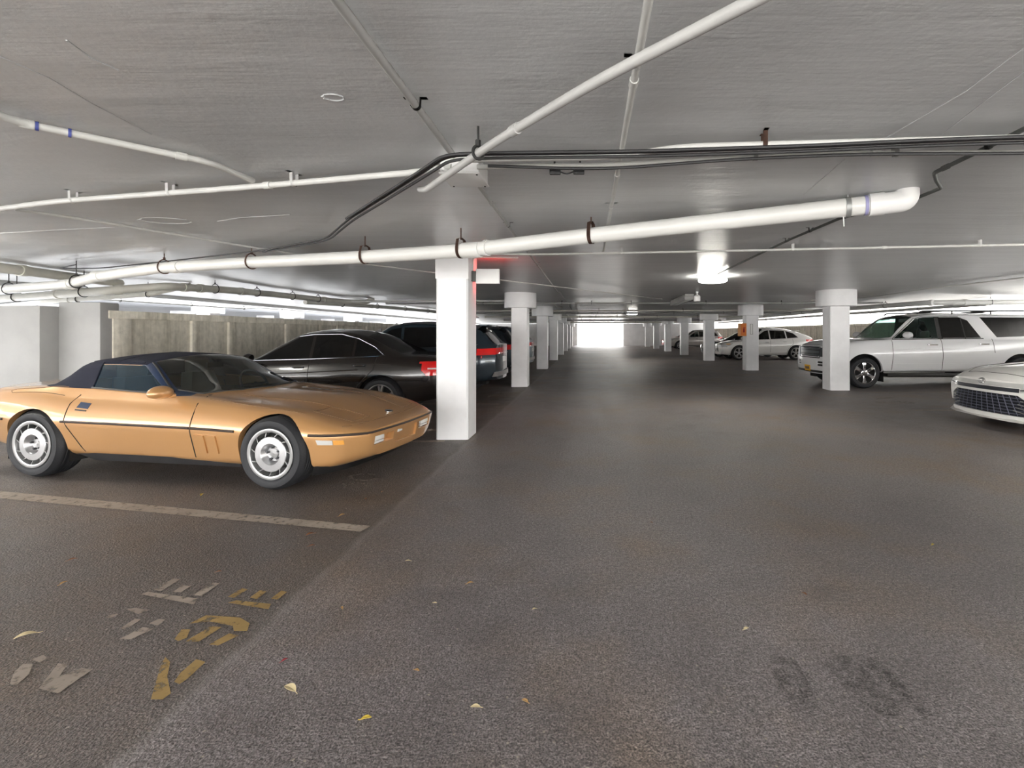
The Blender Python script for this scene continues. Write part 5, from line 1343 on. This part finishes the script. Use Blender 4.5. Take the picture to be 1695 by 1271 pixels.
# ------------------------------------------------------------------ big white SUV
def big_suv():
    S = dict(x=(-5.15, 1.0), step=.06, deform=nose_bow(1.0, -5.15, .12, .06, .05), r_mid=.12, r_sh=.12, r_belt=.04, r_rail=.10, curves=dict(
        W=[(-5.15, .90), (-4.9, .98), (-3.9, 1.0), (-1, 1.0), (0, 1.0), (.6, .97), (1.0, .88)], tuck=[(-5.15, .05), (1.0, .06)],
        zb=[(-5.15, .42), (.5, .38), (1.0, .34)], zs=[(-5.15, .48), (.4, .42), (1.0, .40)], zm=[(-5.15, .86), (0, .80), (1.0, .66)],
        sh=[(-5.15, .05), (-1, .05), (1.0, .04)], zw=[(-5.15, 1.16), (-1, 1.15), (0, 1.12), (.7, 1.04), (1.0, .92)],
        yb=[(-5.15, .82), (-4, .90), (-.8, .90), (0, .86), (1.0, .74)], zbelt=[(-5.15, 1.25), (-1, 1.235), (-.6, 1.225), (0, 1.20), (.7, 1.13), (1.0, 1.02)],
        yr=[(-5.15, .74), (-4.6, .765), (-1.4, .755), (-.72, .85), (-.6, .72), (1.0, .5)],
        zr=[(-5.15, 1.35), (-5.05, 1.60), (-4.85, 1.83), (-4.4, 1.865), (-2, 1.865), (-1.42, 1.82), (-1.0, 1.52), (-.72, 1.245), (-.6, 1.235), (0, 1.23), (.7, 1.17), (1.0, 1.04)],
        zt=[(-5.15, 1.36), (-5.05, 1.64), (-4.85, 1.88), (-4.4, 1.93), (-2, 1.93), (-1.36, 1.87), (-1.0, 1.62), (-.72, 1.40), (-.42, 1.27), (0, 1.255), (.7, 1.19), (1.0, 1.05)]))
    c = Car('suv_car', 'big white SUV with chrome wheels and yellow front plate behind the right column', 'car', S, M['white_paint'])
    g = c.t; c.wr = .395; ax = (0, -3.93); c.arches(ax, .475, .40)
    for v in 'RL':
        c.split('front_window', [(-.78, 1.255), (-1.40, 1.76), (-1.60, 1.80), (-1.88, 1.80), (-1.90, 1.265)], v, M['glass_green'])
        c.split('rear_window', [(-2.0, 1.268), (-1.98, 1.80), (-2.52, 1.80), (-2.72, 1.72), (-3.0, 1.275)], v, M['glass_black'])
        c.split('quarter_window', [(-3.40, 1.29), (-3.05, 1.80), (-4.62, 1.79), (-4.75, 1.33)], v, M['glass_black'])
        c.split('window_pillar', [(-1.89, 1.25), (-1.87, 1.81), (-2.01, 1.81), (-2.03, 1.25)], v, M['trim_black'])
        bm = BM()
        c.line(bm, [(-.74, 1.235), (-2.0, 1.25), (-3.05, 1.258)], v, .012); c.line(bm, [(-2.5, 1.815), (-1.58, 1.815), (-1.36, 1.765), (-.76, 1.25)], v, .010); c.line(bm, [(-2.60, 1.262), (-2.55, 1.79)], v, .014)
        obj('window_gasket', bm, M['trim_black'], g)
        c.split('front_door', [(-.69, .45), (-1.96, .45), (-1.96, 1.235), (-.73, 1.22)], v, c.mat)
        c.split('rear_door', [(-1.97, .45), (-3.35, .45), (-3.42, .62), (-3.40, .80), (-3.28, .92), (-3.26, 1.25), (-1.97, 1.235)], v, c.mat)
        bm = BM(); c.line(bm, [(-.69, .43), (-.72, 1.22)], v, .006); obj('door_gap', bm, M['seam'], g); bm = BM(); c.line(bm, [(-1.965, .43), (-1.965, 1.25)], v, .006); obj('door_gap', bm, M['seam'], g); bm = BM(); c.line(bm, [(-3.275, .90), (-3.26, 1.25)], v, .006); obj('door_gap', bm, M['seam'], g)
        bm = BM(); c.line(bm, [(-.55, .62), (-3.4, .62)], v, .004); c.line(bm, [(-.8, .99), (-3.3, 1.0)], v, .004); obj('side_crease', bm, c.mat, g)
        handle(c, -1.72, 1.10, v, M['chrome'], .24, .016); handle(c, -3.02, 1.12, v, M['chrome'], .24, .016)
        bm = BM(); sg = -1 if v == 'R' else 1; box(bm, -3.4, -.55, min(sg*.80, sg*1.03), max(sg*.80, sg*1.03), .29, .385, .02); obj('running_board', bm, M['trim_black'], g)
        c.split('head_lamp', [(.48, 1.08), (.80, 1.05), (1.05, .98), (1.05, .80), (.62, .80)], v, M['lens_dark'])
    c.split('windshield', [(-.78, -.78), (-.50, -.48), (-.45, 0), (-.50, .48), (-.78, .78), (-1.36, .70), (-1.40, 0), (-1.36, -.70)], 'T', M['glass_green'])
    c.split('rear_glass', [(-.70, 1.74), (.70, 1.74), (.74, 1.32), (-.74, 1.32)], 'B', M['glass_black'])
    for sg in (-1, 1):
        P = [(sg*.90, 1.0), (sg*.60, 1.0), (sg*.58, .78), (sg*.90, .78)]
        o = c.split('head_lamp', P if sg > 0 else P[::-1], 'F', M['lens_dark'])
        P = [(sg*.72, .66), (sg*.46, .66), (sg*.46, .54), (sg*.72, .54)]
        c.split('bumper_slot', P if sg > 0 else P[::-1], 'F', M['trim_black'], lip=(-.03, 0, 0), push=(-.028, 0, 0))
        c.bead('slot_bar', [(sg*.47, .60), (sg*.71, .60)], 'F', c.mat, .012, .0)
        P = [(sg*.96, 1.18), (sg*.74, 1.18), (sg*.74, .90), (sg*.96, .90)]
        c.split('tail_lamp', P if sg > 0 else P[::-1], 'B', M['lens_red'])
    c.split('grille', [(-.54, 1.02), (.54, 1.02), (.52, .78), (-.52, .78)], 'F', M['grille'], lip=(-.04, 0, 0), push=(-.038, 0, 0))
    for z in (.85, .95): c.bead('grille_bar', [(-.56, z), (.56, z)], 'F', M['dark_chrome'], .012, -.006)
    c.bead('grille_surround', [(-.57, .75), (.57, .75), (.59, 1.03), (-.59, 1.03), (-.57, .75)], 'F', M['dark_chrome'], .014, .0)
    o = c.patch('front_plate', [(-.16, .54), (.16, .54), (.16, .385), (-.16, .385)], 'F', M['plate_yellow'], .012, .006)
    for k in range(5): c.patch('plate_character', [(-.10+k*.045, .50), (-.075+k*.045, .50), (-.075+k*.045, .43), (-.10+k*.045, .43)], 'F', M['plate_ink'], .016, .003, o)
    c.patch('lower_valance', [(-.8, .42), (.8, .42), (.8, .36), (-.8, .36)], 'F', M['trim_black'], .008, .01)
    bm = BM(); c.line(bm, [(-.6, -.82), (.5, -.76), (.86, -.62), (.90, 0), (.86, .62), (.5, .76), (-.6, .82)], 'T', .005); obj('hood_gap', bm, M['seam'], g)
    for sg in (-1, 1):
        bm = BM(); tube(bm, fillet([(-1.5, sg*.70, 1.90), (-1.62, sg*.70, 1.965), (-4.5, sg*.70, 1.965), (-4.62, sg*.70, 1.90)], .06), .02, 8)
        for x in (-2.4, -3.4): tube(bm, [(x, sg*.70, 1.88), (x, sg*.70, 1.965)], .018, 8)
        obj('roof_rail', bm, M['trim_black'], g)
    for x in (-2.2, -3.6):
        bm = BM(); tube(bm, [(x, -.70, 1.965), (x, .70, 1.965)], .018, 8); obj('roof_crossbar', bm, M['trim_black'], g)
    for v, sg in (('R', -1), ('L', 1)): mirror_pod(c, -.98, sg*1.02, 1.34, M['white_paint'], v, 1.35)
    tub(c, -4.8, -.8, .80, .42, 1.16)
    for x in (-1.75, -2.9):
        for y in (-.42, .42): seat(c, x, y, .62, M['cabin_beige'])
    bm = BM(); box(bm, -1.2, -.62, -.74, .74, 1.0, 1.22, .06); obj('dashboard', bm, M['cabin'], g)
    steering(c, -1.35, .42, 1.22)
    c.finish(); c.wheels(ax, .985, spoke_wheel(.395, .268, .27, 6, 'chrome', .085, 0, .012, .085, cap='chrome', lug=6, tip=1.25))
    c.t.location = (6.98, 12.17+.985, 0); c.t.rotation_euler = (0, 0, PI); return c
big_suv()

# ------------------------------------------------------------------ white saloon nose at the right edge
def white_sedan():
    S = sedan_shape(); K = S['curves']
    K['zbelt'] = [(-3.98, .955), (-3.4, 1.0), (-1.4, .955), (-.55, .935), (0, .90), (.5, .84), (.78, .77), (.92, .70)]
    K['zw'] = [(-3.98, .86), (-2.87, .90), (-.5, .84), (0, .83), (.5, .78), (.78, .71), (.92, .66)]
    K['zr'] = K['zr'][:-4]+[(-.45, .945), (0, .92), (.5, .865), (.78, .80), (.92, .725)]
    K['zt'] = K['zt'][:-4]+[(-.38, .975), (0, .945), (.5, .885), (.78, .815), (.92, .735)]
    K['W'] = [(-3.98, .74), (-3.7, .865), (-2.87, .92), (0, .92), (.5, .90), (.8, .83), (.92, .78)]
    K['yb'] = [(-3.98, .60), (-2.9, .80), (-.6, .80), (0, .76), (.6, .70), (.92, .66)]
    K['zm'] = [(-3.98, .66), (0, .60), (.92, .50)]; K['zb'] = [(-3.98, .33), (-2.5, .20), (.2, .18), (.92, .17)]; K['zs'] = [(-3.98, .40), (-2.5, .29), (.2, .26), (.92, .22)]
    K['sh'] = [(-3.98, .04), (0, .06), (.92, .03)]
    S['x'] = (-3.98, .92); S['r_belt'] = .07; S['deform'] = nose_bow(.92, -3.98, .20, .16, .20, .03)
    c = Car('sedan_car', 'white sedan nose with black honeycomb grille at the right edge', 'car', S, M['pearl_paint'])
    g = c.t; c.wr = .335; c.arches((0, -2.83), .37, .345)
    for v in 'RL':
        c.split('front_window', [(-.80, .965), (-1.40, 1.325), (-1.63, 1.352), (-1.66, .99)], v, M['glass_smoke'])
        c.split('rear_window', [(-1.71, .992), (-1.68, 1.355), (-2.10, 1.36), (-2.84, 1.045)], v, M['glass_smoke'])
        bm = BM(); c.line(bm, [(-.62, .30), (-.70, .90)], v, .005); obj('door_gap', bm, M['seam'], g); bm = BM(); c.line(bm, [(-1.685, .30), (-1.70, .96)], v, .005); obj('door_gap', bm, M['seam'], g)
        c.split('head_lamp', [(.40, .765), (.72, .715), (1.0, .69), (1.0, .635), (.62, .655)], v, M['lens_clear'])
    c.split('windshield', [(-.66, -.66), (-.44, -.40), (-.40, 0), (-.44, .40), (-.66, .66), (-1.38, .54), (-1.42, 0), (-1.38, -.54)], 'T', M['glass_smoke'])
    # slim dark band joining the lamps, with the lamps at its ends
    c.split('nose_band', [(-.56, .635), (.56, .635), (.56, .578), (-.56, .578)], 'F', M['grille'], lip=(-.02, 0, 0), push=(-.018, 0, 0))
    for sg in (-1, 1):
        P = [(sg*.83, .68), (sg*.565, .645), (sg*.565, .578), (sg*.83, .60)]
        c.split('head_lamp', P if sg > 0 else P[::-1], 'F', M['lens_clear'])
        bm = BM(); c.line(bm, [(sg*.57, .612), (sg*.80, .64)], 'F', .008, .002); obj('lamp_brow', bm, M['grille'], g)
    # wide lower grille with a honeycomb of slats, cut back into the bumper
    GP = [(-.54, .54), (.54, .54), (.66, .46), (.78, .25), (-.78, .25), (-.66, .46)]
    c.split('grille', GP, 'F', M['grille'], lip=(-.05, 0, 0), push=(-.048, 0, 0))
    for k in range(6):
        z = .285+k*.043; w_ = .76-max(0, z-.25)*.55 if z < .46 else .66-(z-.46)*1.4
        c.bead('grille_slat', [(-w_, z), (w_, z)], 'F', M['grille_bar'], .0065, -.012)
    for k in range(-6, 7):
        y0 = k*.085; P = [(y0*1.25, .26), (y0, .535)]
        if abs(P[0][0]) < .75 and abs(P[1][0]) < .54: c.bead('grille_rib', P, 'F', M['grille_bar'], .005, -.012)
    for sg in (-1, 1):
        for k in range(4): c.bead('side_vent_rib', [(sg*(.48+k*.03), .33+k*.045), (sg*(.62+k*.02), .30+k*.05)], 'F', M['alloy_silver'], .008, -.004)
    h, n = c.hit((0, .765), 'F')
    o = c.bead('nose_emblem', ellipse(0, .700, .062, .036, 28)+[(.062, .700)], 'F', M['chrome'], .0055, .004)
    c.bead('emblem_ring', ellipse(0, .708, .034, .016, 20)+[(.034, .708)], 'F', M['chrome'], .0045, .005, o)
    c.bead('emblem_ring', ellipse(0, .700, .018, .034, 20)+[(.018, .700)], 'F', M['chrome'], .0045, .005, o)
    bm = BM(); c.line(bm, [(-.5, -.74), (.40, -.66), (.70, -.50), (.745, 0), (.70, .50), (.40, .66), (-.5, .74)], 'T', .0045); obj('hood_gap', bm, M['seam'], g)
    bm = BM()
    for sg in (-1, 1): c.line(bm, [(-.4, sg*.45), (.3, sg*.40), (.62, sg*.36)], 'T', .006, -.002)
    obj('hood_crease', bm, c.mat, g)
    bm = BM(); P = [(.52, -.90), (.80, -.80), (.93, -.5), (.97, 0), (.93, .5), (.80, .80), (.52, .90)]
    a = [bm.verts.new((x-.11, y, .235)) for x, y in P]; b = [bm.verts.new((x-.03, y*1.01, .17)) for x, y in P]
    for k in range(len(P)-1): bm.faces.new((a[k], a[k+1], b[k+1], b[k]))
    bmesh.ops.solidify(bm, geom=bm.faces[:], thickness=.02); obj('bumper_lip', bm, c.mat, g)
    for v, sg in (('R', -1), ('L', 1)): mirror_pod(c, -.80, sg*.90, 1.0, c.mat, v, .95)
    tub(c, -2.6, -.7, .70, .28, .90)
    bm = BM(); box(bm, -1.0, -.55, -.66, .66, .72, .93, .05); obj('dashboard', bm, M['cabin'], g)
    for y in (-.36, .36): seat(c, -1.55, y, .36, M['cabin'])
    c.finish(); c.wheels((0, -2.83), .905, W_plain)
    c.t.location = (6.73, 7.15, 0); c.t.rotation_euler = (0, 0, PI); return c
white_sedan()
